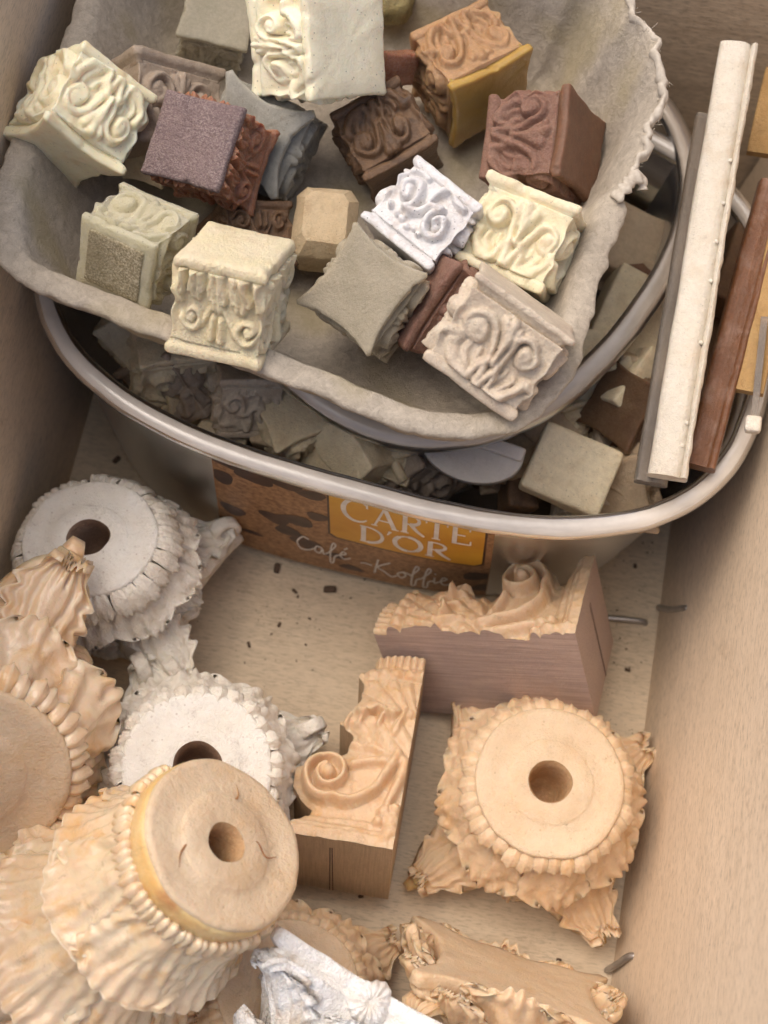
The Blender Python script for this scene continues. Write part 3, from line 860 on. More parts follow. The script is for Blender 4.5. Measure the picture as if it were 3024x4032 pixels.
# ------------------------------------------------------------------ tubs
def sup(th, a, b, n):
    c, s = np.cos(th), np.sin(th)
    return np.stack([a * np.sign(c) * np.abs(c) ** (2 / n), b * np.sign(s) * np.abs(s) ** (2 / n)], 1)

class Tub:
    def __init__(s, bot, top):
        s.b, s.t = bot, top           # (cx, cy, z, a, b, n, phi)
    def pt(s, th, f, off=0.0):
        """points on the outer wall at parameter th and height fraction f, pushed out by off"""
        th = np.atleast_1d(np.asarray(th, float))
        f = np.broadcast_to(np.asarray(f, float), th.shape)
        P = []
        for q in (s.b, s.t):
            cx, cy, z, a, b, n, ph = q
            xy = sup(th, a, b, n)
            c, si = math.cos(ph), math.sin(ph)
            P.append(np.stack([cx + c * xy[:, 0] - si * xy[:, 1], cy + si * xy[:, 0] + c * xy[:, 1], np.full(len(th), z)], 1))
        W = P[0] * (1 - f)[:, None] + P[1] * f[:, None]
        if np.any(off):
            e = 1e-3
            T = s.pt(th + e, f) - s.pt(th - e, f)
            U = P[1] - P[0]
            N = np.cross(T, U)
            N /= np.linalg.norm(N, axis=1)[:, None] + 1e-12
            W = W + N * np.asarray(off)[..., None] if np.ndim(off) else W + N * off
        return W

def even_th(tub, f, n):
    th = np.linspace(0, 2 * PI, 4001)
    P = tub.pt(th, f)
    L = np.concatenate([[0], np.cumsum(np.linalg.norm(np.diff(P, axis=0), axis=1))])
    return np.interp(np.linspace(0, L[-1], n, endpoint=False), L, th)

tub1 = Tub((-0.28, 2.9, 0.15, 6.6, 4.75, 2.75, -.05), (-0.28, 2.9, 6.05, 7.52, 5.26, 2.85, -.106))
tb = thing('ice_cream_tub', 'big milky plastic tub with a coffee print label, standing in the box', 'plastic tub')
th = even_th(tub1, 1.0, 260)
Rw = [tub1.pt(th, 0, -.9), tub1.pt(th, 0, -.12), tub1.pt(th, .02, -.02)] + [tub1.pt(th, f) for f in (.06, .2, .4, .6, .8, .96)] + \
     [tub1.pt(th, f, -.09) for f in (.96, .8, .5, .2, .05)] + [tub1.pt(th, .02, -.16), tub1.pt(th, .015, -1.0)]
V, F = rings(Rw)
obj('tub_wall', mesh_data('tub_wall', V, F), M['tub_wall'], tb)
def rim_rings(tub, th, prof, seed, amp=.012):
    R = []
    for off, dz in prof:
        P = tub.pt(th, 1.0, off)
        P[:, 2] = tub.t[2] + dz
        P = P + np.stack([fbm(P, 1.5, seed + k, 3) for k in range(3)], 1) * amp
        R.append(P)
    return R
pf = [(-.03, -.20), (.22, -.21), (.29, -.17), (.32, -.08), (.31, .02), (.26, .10), (.18, .145), (.08, .155), (-.02, .14), (-.11, .09), (-.15, .02), (-.15, -.08), (-.10, -.2)]
V, F = rings(rim_rings(tub1, th, pf, 3) , False, False)
n_ = len(th)
F.append(gridf(2, n_, 0, cv=True) * 0 + np.stack([np.arange(n_) + (len(pf) - 1) * n_, (np.arange(n_) + 1) % n_ + (len(pf) - 1) * n_, (np.arange(n_) + 1) % n_, np.arange(n_)], 1))
obj('tub_rim', mesh_data('tub_rim', V, F), M['tub_rim'], tb)

tub2 = Tub((.9, 4.2, 1.6, 3.3, 4.7, 2.3, -.447), (.85, 4.28, 6.25, 3.93, 5.47, 2.3, -.447))
t2 = thing('clear_tub', 'smaller hazy clear oval tub with a grey rim under the pulp tray', 'plastic tub')
th2 = even_th(tub2, 1.0, 200)
Rw = [tub2.pt(th2, 0, -.7), tub2.pt(th2, 0, -.1)] + [tub2.pt(th2, f) for f in (.03, .2, .5, .8, .97)] + [tub2.pt(th2, f, -.07) for f in (.97, .8, .5, .2, .03)] + [tub2.pt(th2, .02, -.8)]
V, F = rings(Rw)
obj('tub_wall', mesh_data('tub_wall', V, F), M['tub2_wall'], t2)
pf2 = [(-.03, -.30), (.26, -.32), (.33, -.26), (.34, -.10), (.28, .02), (.15, .09), (-.04, .10), (-.16, .05), (-.18, -.08), (-.12, -.25)]
V, F = rings(rim_rings(tub2, th2, pf2, 9), False, False)
n_ = len(th2)
F.append(np.stack([np.arange(n_) + (len(pf2) - 1) * n_, (np.arange(n_) + 1) % n_ + (len(pf2) - 1) * n_, (np.arange(n_) + 1) % n_, np.arange(n_)], 1))
obj('tub_rim', mesh_data('tub_rim', V, F), M['tub2_rim'], t2)

# ---- printed label on the front of the big tub: s runs left to right, v bottom to top
LW = 6.25
def on_label(S_, V_, off):
    """S_ in cm along the label, V_ height fraction of the tub wall"""
    q = np.asarray(S_, float) / LW
    V_ = np.asarray(V_, float)
    X = (-.475 + .962 * q) * (1 - V_) + (-.370 + .767 * q) * V_
    return tub1.pt(-np.arccos(np.sign(X) * np.abs(X) ** 1.4), V_, off)
V0, V1 = .035, .955
ns, nv_ = 60, 14
S_, Vv = np.meshgrid(np.linspace(0, LW, ns), np.linspace(V0, V1, nv_), indexing='ij')
P = on_label(S_.ravel(), Vv.ravel(), .015)
label = obj('paper_label', mesh_data('paper_label', P, [gridf(ns, nv_)]), M['print_tan'], tb)
def flat(name, polys, mat, off, parent):
    """polys: list of (outline (s, v), centre) filled as fans"""
    V, F3 = [], []
    for o_ in polys:
        o_ = np.asarray(o_, float)
        c_ = o_.mean(0)
        k0 = len(V)
        pts = np.concatenate([o_, c_[None]])
        V += list(on_label(pts[:, 0], pts[:, 1], off))
        n = len(o_)
        F3 += [(k0 + i, k0 + (i + 1) % n, k0 + n) for i in range(n)]
    return obj(name, mesh_data(name, V, [np.array(F3)], False), mat, parent)
rb = random.Random(5)
beans = []
for (s, v, a, b, r) in [(.06, .86, .5, .055, -.1), (.16, .80, .45, .05, .1), (.26, .84, .5, .05, -.1), (.36, .80, .35, .04, .2), (.30, .50, .42, .05, .15), (.22, .46, .35, .05, -.35),
                        (.06, .40, .3, .05, -.2), (.27, .36, .33, .05, -.3), (.33, .28, .35, .05, -.1), (.44, .22, .25, .03, .1), (.03, .70, .3, .06, 0), (.38, .60, .25, .04, .2),
                        (.50, .12, .3, .03, -.1), (.96, .30, .35, .05, .5), (.99, .15, .3, .05, .3), (.12, .22, .3, .02, .1)]:
    a_ = np.linspace(0, 2 * PI, 22)[:-1]
    w_ = 1 + .12 * np.sin(3 * a_ + rb.uniform(0, 6))
    X, Y = a * np.cos(a_) * w_, b * np.sin(a_) * w_
    beans.append(np.stack([np.clip(s * LW + X, .02, LW - .02), np.clip(v + Y + r * X * .1, V0 + .004, V1)], 1))
for bq in beans:
    flat('printed_bean', [bq], M['print_bean'], .022, label)
# gold plaque, corners rounded
E0, E1, EV0, EV1 = .425 * LW, .968 * LW, .44, .954
def rrect(s0, s1, v0, v1, rs, rv):
    P = []
    for cx, cy, a0 in ((s1 - rs, v1 - rv, 0), (s0 + rs, v1 - rv, 90), (s0 + rs, v0 + rv, 180), (s1 - rs, v0 + rv, 270)):
        for a in np.radians(np.linspace(a0, a0 + 90, 6)):
            P.append((cx + rs * math.cos(a), cy + rv * math.sin(a)))
    return P
def dense(poly, n=90):
    P = np.asarray(poly + [poly[0]], float)
    L = np.concatenate([[0], np.cumsum(np.linalg.norm(np.diff(P, axis=0) * [1, 8], axis=1))])
    q = np.linspace(0, L[-1], n, endpoint=False)
    return np.stack([np.interp(q, L, P[:, k]) for k in (0, 1)], 1)
def gridpatch(name, s0, s1, v0, v1, mat, off, parent, rs=.18, rv=.03, n=24, m=8):
    s = np.linspace(s0, s1, n)
    V, k = [], 0
    for x in s:
        e = min(x - s0, s1 - x)
        ins = 0 if e > rs else rv * (1 - math.sqrt(max(0, 1 - ((rs - e) / rs) ** 2)))
        vv = np.linspace(v0 + ins, v1 - ins, m)
        V += list(on_label(np.full(m, x), vv, off))
    return obj(name, mesh_data(name, V, [gridf(n, m)]), mat, parent)
gridpatch('gold_plaque_border', E0 - .05, E1 + .05, EV0 - .012, EV1, M['print_bean'], .026, label)
gridpatch('gold_plaque', E0, E1, EV0, EV1, M['print_gold'], .030, label)

def ribbon(paths, widths):
    """flat pen strokes in (x, y) with half widths (constant or pair); returns quads as polys list"""
    out = []
    for P, wd in zip(paths, widths):
        P = np.asarray(P, float)
        T = np.gradient(P, axis=0)
        T /= np.linalg.norm(T, axis=1)[:, None] + 1e-9
        N = np.stack([-T[:, 1], T[:, 0]], 1)
        w_ = np.linspace(wd[0], wd[1], len(P)) if isinstance(wd, tuple) else np.full(len(P), wd)
        A, B = P + N * w_[:, None], P - N * w_[:, None]
        for i in range(len(P) - 1):
            out.append([A[i], A[i + 1], B[i + 1], B[i]])
    return out
def arc(cx, cy, rx, ry, a0, a1, n=18):
    a = np.radians(np.linspace(a0, a1, n))
    return np.stack([cx + rx * np.cos(a), cy + ry * np.sin(a)], 1)
def seg(*p):
    return crom(p, 6) if len(p) == 2 else crom(p, 14)
TK, TN = .085, .042
def glyph(ch):
    """serif capitals in a unit box: (paths, half widths, advance)"""
    s = lambda x, y, l=.16: (seg((x - l, y), (x + l, y)), .03)
    if ch == 'C':
        L = [(arc(.46, .5, .42, .48, 48, 180), (.03, TK)), (arc(.46, .5, .42, .48, 180, 318), (TK, .03)), (seg((.76, .98), (.78, .72)), .035)]
        adv = .95
    elif ch == 'A':
        L = [(seg((.08, 0), (.42, 1)), TN), (seg((.42, 1), (.80, 0)), TK), (seg((.2, .34), (.66, .34)), .035), s(.08, .02, .11), s(.82, .02, .13)]
        adv = .95
    elif ch == 'R':
        L = [(seg((.2, 0), (.2, 1)), TK), (arc(.38, .74, .32, .24, 90, -90), (TN, TK)), (seg((.2, .98), (.4, .98)), .04), (seg((.2, .5), (.42, .5)), .04), (crom([(.42, .5), (.62, .22), (.9, -.02)], 10), (TK, .05)), s(.2, .02, .15)]
        adv = .92
    elif ch == 'T':
        L = [(seg((.4, 0), (.4, 1)), TK), (seg((.02, .96), (.78, .96)), .045), (seg((.03, .98), (.03, .78)), .03), (seg((.77, .98), (.77, .78)), .03), s(.4, .02, .15)]
        adv = .86
    elif ch == 'E':
        L = [(seg((.18, 0), (.18, 1)), TK), (seg((.1, .97), (.70, .97)), .04), (seg((.18, .52), (.55, .52)), .035), (seg((.1, .03), (.74, .03)), .04), (seg((.70, 1), (.70, .78)), .03), (seg((.75, 0), (.75, .24)), .03)]
        adv = .85
    elif ch == 'D':
        L = [(seg((.2, 0), (.2, 1)), TK), (arc(.34, .5, .50, .48, 90, -90, 24), (TN, TK)), (seg((.08, .98), (.36, .98)), .04), (seg((.08, .02), (.36, .02)), .04)]
        adv = .98
    elif ch == 'O':
        L = [(arc(.5, .5, .44, .47, 90, 270), (TN, TK)), (arc(.5, .5, .44, .47, 270, 450), (TN, TK)), (arc(.5, .5, .44, .47, 180, 230), TK), (arc(.5, .5, .44, .47, 0, 50), TK), (arc(.5, .5, .44, .47, 130, 180), TK), (arc(.5, .5, .44, .47, -50, 0), TK)]
        adv = 1.05
    else:
        L = [(seg((.12, 1.05), (.02, .78)), (.06, .02))]
        adv = .22
    return [p for p, _ in L], [q for _, q in L], adv
def word(txt, s0, v0, wd, ht, slope=0.0, arch=0.0, sizes=None):
    """lay serif capitals from s0, baseline v0; wd, ht of the letter box"""
    polys, x = [], 0.0
    tot = sum(glyph(c)[2] for c in txt)
    for i, c in enumerate(txt):
        ps, ws, adv = glyph(c)
        k = sizes[i] if sizes else 1.0
        q = x / tot
        for o_ in ribbon(ps, ws):
            o_ = np.asarray(o_)
            polys.append(np.stack([s0 + (x + o_[:, 0] * k) * wd, v0 + arch * 4 * q * (1 - q) + slope * q + o_[:, 1] * ht * k], 1))
        x += adv * k
    return polys
pl = word('CARTE', E0 + .28, .665, .62, .19, 0, .012, [1.12, 1, 1, 1, 1]) + word("D'OR", E0 + .62, .475, .66, .165)
pl = pl + [np.stack([o_[:, 0], o_[:, 1]], 1) for o_ in [np.asarray(q) for q in ribbon([np.stack([E0 + 1.9 + .35 * np.cos(np.radians(np.linspace(200, 340, 12))), .955 + .03 * np.sin(np.radians(np.linspace(200, 340, 12)))], 1)], [.006])]]
flat('plaque_lettering', pl, M['print_white'], .036, label)
def script(strokes, s0, v0, w_, h_, half=.045):
    out = []
    for st in strokes:
        P = crom(st, 8 * len(st))
        for o_ in ribbon([P], [half]):
            o_ = np.asarray(o_)
            out.append(np.stack([s0 + o_[:, 0] * w_, v0 + o_[:, 1] * h_], 1))
    return out
cafe = [[(.75, .9), (.45, 1.0), (.12, .55), (.3, .08), (.75, .15), (1.0, .35)], [(1.45, .5), (1.15, .55), (1.05, .2), (1.3, .1), (1.45, .45), (1.5, .1), (1.75, .25)],
        [(1.75, .25), (2.15, .9), (2.05, 1.1), (1.9, .6), (1.85, -.35), (2.0, -.4), (2.1, .1), (2.35, .3)], [(2.35, .3), (2.7, .5), (2.55, .62), (2.4, .3), (2.6, .08), (2.95, .25)], [(2.6, .8), (2.8, .98)]]
dash = [[(3.5, .35), (3.7, .42), (4.1, .36)]]
kof = [[(.2, 1.0), (.12, .5), (.05, 0)], [(.75, .95), (.2, .5), (.5, .25), (.85, .0), (1.1, .15)], [(1.35, .5), (1.12, .3), (1.3, .05), (1.5, .3), (1.35, .5), (1.7, .4)],
       [(1.7, .3), (2.05, .9), (1.95, 1.1), (1.82, .6), (1.78, -.3), (1.95, -.3), (2.0, .1), (2.25, .3)], [(2.25, .3), (2.6, .9), (2.5, 1.1), (2.37, .6), (2.33, -.3), (2.5, -.3), (2.55, .1), (2.8, .25)],
       [(2.8, .5), (2.82, .1), (3.05, .25)], [(3.05, .25), (3.35, .5), (3.2, .6), (3.1, .3), (3.25, .05), (3.6, .2)], [(2.8, .75), (2.84, .8)]]
sp = script(cafe, .29 * LW, .20, .44, .15) + script(dash, .29 * LW, .16, .44, .15) + script(kof, .585 * LW, .13, .50, .17)
flat('script_lettering', sp, M['print_white'], .030, label)

# ------------------------------------------------------------------ what lies inside the big tub
GI = 'castings lying inside the big tub'
small_capital('dull cream capital under the tray at the tub\'s left, plain square end turned up', PC['t1'], 'volute', 'dull_cream', 31, group=GI, res=.8)
small_capital('greyish beige carved capital upside down at the tub\'s front', PC['t5'], 'volute', 'taupe', 32, group=GI, res=.8)
def lump(name, label, cat, size, loc, rot, mat, r=.08, seed=0, taper=0.0, amp=.02):
    V, F = rblock(size, r, 12, amp, 1.6, seed, taper)
    o = obj(name, mesh_data(name, V, F), M[mat], None, loc, tuple(rad(x) for x in rot))
    return tag(o, label, cat, GI)
lump('resin_slab', 'olive brown flat slab in the shade right of the dull cream capital', 'slab', (1.5, .9, .5), (-2.84, 0.32, 4.1), (20, -10, -8), 'dull_tan', seed=1)
lump('resin_block', 'tan block against the tub front below the dull cream capital', 'block', (1.1, .8, .8), (-3.65, -0.55, 3.9), (15, 10, -12), 'dull_cream', seed=2)
lump('resin_block', 'narrow tan block left of the greyish beige carved capital', 'block', (.65, .75, .9), (-2.69, -0.5, 4.0), (10, 0, -3), 'dull_tan', seed=3, taper=.12)
lump('resin_block', 'flat square beige block by the tub front, right of the round grey plate', 'block', (1.75, 1.5, .7), (3.66, -0.69, 5.05), (18, 4, -13), 'dull_cream', r=.12, seed=4)
lump('resin_block', 'small tan block at the foot of the white moulding strip', 'block', (.8, 1.2, .9), (5.02, -0.14, 4.3), (15, 20, -20), 'dull_tan', seed=5)
lump('resin_block', 'olive cream block seen through the clear tub, right of the torn tray edge', 'block', (1.5, 1.9, 1.2), (4.52, 3.27, 4.9), (8, 12, -14), 'dull_cream', r=.1, seed=6)
lump('resin_block', 'second olive cream block behind the first one, by the clear tub\'s rim', 'block', (1.4, 1.7, 1.2), (4.36, 5.29, 4.6), (5, 10, -14), 'dull_tan', r=.1, seed=7)
lump('resin_block', 'brown block in the dark between the two tub rims', 'block', (1.3, 1.1, 1.0), (4.67, 1.53, 4.0), (12, -15, 25), 'dull_tan', seed=8)
lump('resin_block', 'dark brown block low behind the clear smoky strip', 'block', (1.2, 1.4, 1.0), (5.68, 2.85, 4.0), (-10, 15, 10), 'brown_clear', seed=9)
lump('resin_block', 'pale grey block low at the bend of the clear tub\'s rim', 'block', (.9, .9, 1.0), (3.8, 2.15, 5.0), (10, 5, 12), 'dull_cream', seed=10)
lump('resin_block', 'dark brown block between the grey plate and the square beige block', 'block', (.7, 1.0, .9), (2.75, -0.6, 3.6), (10, 10, 10), 'dark_brown', seed=11, amp=.06)
lump('resin_block', 'brown block under the tray\'s lower right corner', 'block', (1.2, .9, 1.0), (3.14, 0.62, 4.2), (20, 20, -30), 'dull_tan', seed=12)
lump('resin_block', 'brown see-through block with ridges at the right edge, under the brown strip', 'block', (.9, 2.2, .8), (6.7, 4.59, 5.6), (0, 10, -12), 'brown_clear', seed=13)
lump('resin_block', 'dark smoky bar right of the white strip, low in the tub', 'block', (.45, 3.4, .5), (5.98, 4.79, 4.8), (3, 0, -10), 'smoke_clear', seed=14)
lump('resin_block', 'dark smoky bar beside the other, nearer the brown strip', 'block', (.4, 2.6, .5), (6.39, 3.47, 4.8), (3, 0, -12), 'brown_clear', seed=15)
lump('resin_block', 'tan lump at the far left under the tray rim', 'block', (1.2, 1.0, .9), (-5.68, 0.93, 4.6), (15, -10, 20), 'dull_tan', seed=16)
PILE = [(-5.83, 1.32, 4.7), (-5.74, 1.2, 4.5), (-5.07, 0.37, 4.6), (-4.29, 0.03, 4.3), (-3.28, 0.55, 4.2), (-3.31, -0.39, 4.5), (-2.04, -0.34, 4.3), (-1.41, 0.21, 4.1), (-0.45, -0.27, 4.4), (0.38, -0.3, 3.5), (-0.81, -0.87, 4.7), (0.92, -0.29, 3.6), (2.53, 0.34, 3.7), (2.79, 0.59, 3.4), (3.73, 0.86, 3.95), (4.49, 1.17, 4.25), (4.96, 1.67, 4.7), (5.36, 2.45, 4.4), (4.65, 2.36, 4.05), (5.13, 3.46, 4.3), (4.88, 0.48, 3.8), (4.35, -0.02, 3.3), (5.39, 3.25, 4.1), (5.27, 4.01, 4.3), (4.95, 4.6, 4.2), (4.76, 4.87, 4.15), (3.88, 5.5, 3.85), (4.03, 5.43, 4.05), (3.5, 5.69, 4.05), (5.32, 1.33, 4.7), (5.27, 1.36, 4.3), (1.61, 0.4, 3.1)]
mats_p = ['dull_cream', 'dull_tan', 'dull_cream', 'taupe', 'dull_tan', 'beige_clay', 'dull_cream', 'brown_clear']
rp = random.Random(21)
def side_of(x):
    return 'left end' if x < -3.4 else 'front' if x < 2.2 else 'right end'
for k, (x, y, z) in enumerate(PILE):
    m = mats_p[k % 8] if x < 5.2 else ['dark_brown', 'brown_clear', 'dull_tan', 'brick_dark'][k % 4]
    rot = (rp.uniform(-50, 50), rp.uniform(-50, 50), rp.uniform(0, 360))
    sz = rp.uniform(.66, .90)
    tone = {'dull_cream': 'pale cream', 'dull_tan': 'dull tan', 'taupe': 'greyish', 'beige_clay': 'beige', 'brown_clear': 'brown', 'dark_brown': 'dark brown', 'brick_dark': 'red-brown'}[m]
    if k % 3 != 1:
        small_capital('%s carved capital in the tumbled pile at the %s of the big tub' % (tone, side_of(x)), ((x, y, z - .5), rot, (sz, sz, sz * rp.uniform(.8, 1.1))),
                      ['volute', 'acanthus', 'scroll'][k % 3], m, 40 + k, group='%s carved capitals piled at the %s of the big tub' % (tone, side_of(x)), res=.5)
    else:
        o = lump('resin_block', '%s broken block in the tumbled pile at the %s of the big tub' % (tone, side_of(x)), 'block', (sz * 1.9, sz * rp.uniform(1.2, 1.9), sz * rp.uniform(.6, 1.3)), (x, y, z), rot, m, r=.05, seed=20 + k, amp=.09)
        o['group'] = '%s broken blocks piled at the %s of the big tub' % (tone, side_of(x))
# leaning bars of a pale broken frame
pf_ = thing('broken_casting', 'pale broken casting with two crossing bars, left of the round grey plate', 'casting', (-0.05, -0.85, 4.5), (rad(20), 0, rad(-14)), group=GI)
V, F = rblock((1.1, .9, .25), .06, 12, .03, 2, 61)
obj('plate', mesh_data('plate', V, F), M['dull_cream'], pf_)
for x0, y0, x1, y1 in ((-.5, .4, .45, -.35), (-.45, -.35, .5, .42)):
    V, F = tube(crom([(x0, y0, .16), ((x0 + x1) / 2, (y0 + y1) / 2, .22), (x1, y1, .16)], 10), .11, 8)
    obj('bar', mesh_data('bar', V, F), M['dull_cream'], pf_)
# round-ended grey plate with a raised lip
gp = thing('grey_plate', 'smooth grey round-ended resin plate with a raised straight lip at the tub front', 'resin plate', (1.51, -0.68, 5.1), (rad(16), rad(-3), rad(-12)), group=GI)
a_ = np.radians(np.linspace(180, 360, 30))
ol = np.concatenate([np.stack([1.12 * np.cos(a_), .15 + .78 * np.sin(a_)], 1), np.stack([np.linspace(1.1, -1.1, 20), np.full(20, .42)], 1)])
R_ = [np.concatenate([ol * s, np.full((len(ol), 1), z)], 1) for s, z in ((.3, -.2), (.96, -.2), (1, -.17), (1, .0), (.98, .03), (.9, .04), (.5, .03), (.2, .03))]
V, F = rings(R_)
obj('plate', mesh_data('plate', V, F, sharp=50), M['grey_resin'], gp)
V, F = rblock((2.2, .3, .14), .05, 10, .0)
obj('lip', mesh_data('lip', V + [0, .28, .07], F), M['grey_resin'], gp)

# ------------------------------------------------------------------ moulding strips leaning in the tub
def strip(name, label, cat, bottom, top, prof, mat, seed, amp=.012, n=60, roll=0.0, wave=0.0, notch=0.0):
    b, t_ = Vector(bottom), Vector(top)
    y = (t_ - b).normalized()
    zc = (CAM - (b + t_) / 2).normalized()
    zc = (zc - y * zc.dot(y)).normalized()
    x = y.cross(zc)
    m = Matrix((x, y, zc)).transposed()
    m = m @ Matrix.Rotation(rad(roll), 3, 'Y')
    o = thing(name, label, cat, b, m.to_euler(), (1, 1, 1), 'moulding strips leaning in the tub')
    L = (t_ - b).length
    pr = crom(prof, 40, True) if len(prof) > 6 else dense_poly(prof, 40)
    R = []
    for q in np.linspace(0, L, n):
        P = np.stack([pr[:, 0], np.full(len(pr), q), pr[:, 1]], 1)
        P[:, [0, 2]] += np.stack([fbm(P, 1.1, seed, 3), fbm(P, 1.3, seed + 3, 3)], 1) * amp
        if notch:
            P[:, 0] += np.clip(pr[:, 0] - pr[:, 0].max() + .06, 0, 1) * notch * fbm(P * [0, 1, 0], 6, seed, 3)
        R.append(P)
    V, F = rings(R[::-1])
    obj('strip_body', mesh_data('strip_body', V, F, sharp=50), M[mat], o)
    return o, L
def dense_poly(p, n):
    P = np.asarray(list(p) + [p[0]], float)
    L = np.concatenate([[0], np.cumsum(np.linalg.norm(np.diff(P, axis=0), axis=1))])
    q = np.linspace(0, L[-1], n, endpoint=False)
    return np.stack([np.interp(q, L, P[:, k]) for k in (0, 1)], 1)
PW = [(-.34, -.15), (-.36, .05), (-.33, .16), (-.2, .22), (.0, .24), (.14, .22), (.22, .15), (.25, .10), (.27, .17), (.31, .24), (.36, .23), (.38, .05), (.36, -.15), (.2, -.18), (-.2, -.18)]
o, L = strip('moulding_strip', 'long white moulding strip with a thin ridge, leaning across both tub rims', 'moulding strip', (5.28, -1.42, 6.85), (5.48, 7.46, 9.2), [(x * 1.04, z) for x, z in PW], 'white_strip', 71, .014, 90, notch=.35)
for k, (x, q) in enumerate(((.22, .62), (.21, .53), (.23, .44), (.24, .30), (.22, .72), (.21, .12), (.2, .07))):
    V, F = rblock((.09, .09, .08), .04, 5)
    obj('bubble', mesh_data('bubble', V, F), M['white_strip'], o, (x, q * L, .17))
PC_ = [(-.38, -.1), (-.38, .1), (-.30, .16), (-.1, .12), (.1, .16), (.3, .12), (.36, .02), (.34, -.12), (0, -.14)]
strip('moulding_strip', 'smoky see-through moulding strip tucked behind the long white one', 'moulding strip', (5.08, -1.4, 6.45), (5.33, 6.58, 8.0), [(x * .85, z) for x, z in PC_], 'smoke_clear', 72, .012, 70)
PB = [(-.30, -.18), (-.31, .0), (-.26, .12), (-.05, .16), (.14, .12), (.20, .18), (.30, .16), (.32, -.1), (.2, -.2)]
strip('moulding_strip', 'glossy red-brown moulding strip right of the white one', 'moulding strip', (5.97, -0.88, 6.5), (6.76, 5.24, 7.9), PB, 'brown_strip', 73, .014, 60)
PO = [(-.28, -.12), (-.28, .10), (.28, .12), (.30, -.10)]
strip('moulding_strip', 'flat ochre strip lying over the red-brown one at the right edge', 'moulding strip', (6.73, 0.71, 7.0), (7.06, 4.47, 7.9), PO, 'ochre', 74, .012, 40)
strip('moulding_strip', 'short ochre strip end near the top of the right edge', 'moulding strip', (6.64, 6.66, 7.0), (6.8, 8.6, 7.5), PO, 'ochre', 75, .012, 30)
PS = [(-.10, -.08), (-.11, .06), (-.04, .12), (.05, .12), (.11, .05), (.10, -.08)]
o, L = strip('casting_stick', 'thin pale clear stick with a square foot at the right edge', 'stick', (6.87, -.1, 7.0), (6.8, 2.13, 7.6), [(-.07, -.05), (-.07, .06), (.07, .07), (.07, -.05)], 'smoke_clear', 76, .006, 24)
V, F = rblock((.32, .34, .26), .07, 8, .01, 3, 4)
obj('foot', mesh_data('foot', V + [0, .1, 0], F), M['white_strip'], o)

# ------------------------------------------------------------------ large round capitals (unit: radius of the neck disc)
def leaf_mesh(name, prof, half, lobes=4, veins=5, depth=.05, thick=.06, nt=30, nsx=25, seed=0, round_=2.2, wstart=.75, tipw=.25, curl=.07, scal=.10):
    """acanthus leaf standing on the x axis; prof = (radius, z) along the rib; half = half angle"""
    t = np.linspace(0, 1, nt)
    P = crom(prof, nt)
    wt = (wstart + (1 - wstart) * np.sin(np.clip(t / .55, 0, 1) * PI / 2)) * np.sqrt(np.clip(1 - np.clip((t - .55) / .45, 0, 1) ** round_, tipw ** 2, 1))
    s = np.linspace(-1, 1, nsx)
    Tt, Ss = np.meshgrid(t, s, indexing='ij')
    W = wt[:, None] * (1 + scal * np.cos(2 * PI * lobes * Tt) * np.abs(Ss) ** 2) * half
    ang = Ss * W
    _q = np.stack([Ss.ravel() * 1.6, Tt.ravel() * 2.2, np.full(Ss.size, seed * .37)], 1)
    wob = fbm(_q, 1.4, seed, 3).reshape(Ss.shape)
    amp_ = .55 + .6 * np.clip(fbm(_q, 2.3, seed + 11, 2).reshape(Ss.shape) + .4, 0, 1.3)
    d = .028 * fbm(_q, 1.9, seed + 5, 3).reshape(Ss.shape) * (depth > 0) * (nt > 20) + depth * 1.2 * np.exp(-(Ss / .13) ** 2) + depth * .8 * amp_ * np.cos(2 * PI * (veins * .5 * np.abs(Ss) - .9 * Tt + .13 * wob * (nt > 20))) * (np.abs(Ss) > .08) * np.clip(Tt * 6, 0, 1) - curl * Ss ** 2
    dT = np.gradient(P, axis=0)
    N = np.stack([dT[:, 1], -dT[:, 0]], 1)
    N /= np.linalg.norm(N, axis=1)[:, None] + 1e-9
    # N points outwards
    r = P[:, 0][:, None] + d * N[:, 0][:, None]
    z = P[:, 1][:, None] + d * N[:, 1][:, None] - .10 * Ss ** 2 * np.clip((Tt - .4) / .6, 0, 1) * (P[-1, 1] - P[0, 1])
    A = np.stack([r * np.cos(ang), r * np.sin(ang), z], -1).reshape(-1, 3)
    A += np.stack([fbm(A, 5.0, seed + k, 2) for k in range(3)], 1) * .014
    rb_, zb = r - thick * N[:, 0][:, None], z - thick * N[:, 1][:, None]
    B = np.stack([rb_ * np.cos(ang * .96), rb_ * np.sin(ang * .96), zb], -1).reshape(-1, 3)
    n = nt * nsx
    rim = np.concatenate([np.arange(nsx), np.arange(1, nt) * nsx + nsx - 1, (nt - 1) * nsx + np.arange(nsx - 2, -1, -1), np.arange(nt - 2, 0, -1) * nsx])
    nx = np.roll(rim, -1)
    return mesh_data(name, np.concatenate([A, B]), [gridf(nt, nsx), gridf(nt, nsx, n)[:, ::-1], np.stack([rim, nx, nx + n, rim + n], 1)[:, ::-1]])

def put(name, me, mat, parent, n, a0=0.0, skip=(), jit=0.0, seed=0, sc_=None):
    r = random.Random(seed)
    for k in range(n):
        if k in skip:
            continue
        o = obj(name, me, mat, parent, (0, 0, 0), (r.uniform(-jit, jit) * .5, r.uniform(-jit, jit) * .5, a0 + 2 * PI * k / n + r.uniform(-jit, jit)))
        q = 1 + r.uniform(-jit, jit)
        o.scale = (q, q, 1 + r.uniform(-jit, jit) * .7)

def rho(th, Rc, m, p=3.0):
    return m + (Rc - m) * np.abs(np.sin(2 * th)) ** p

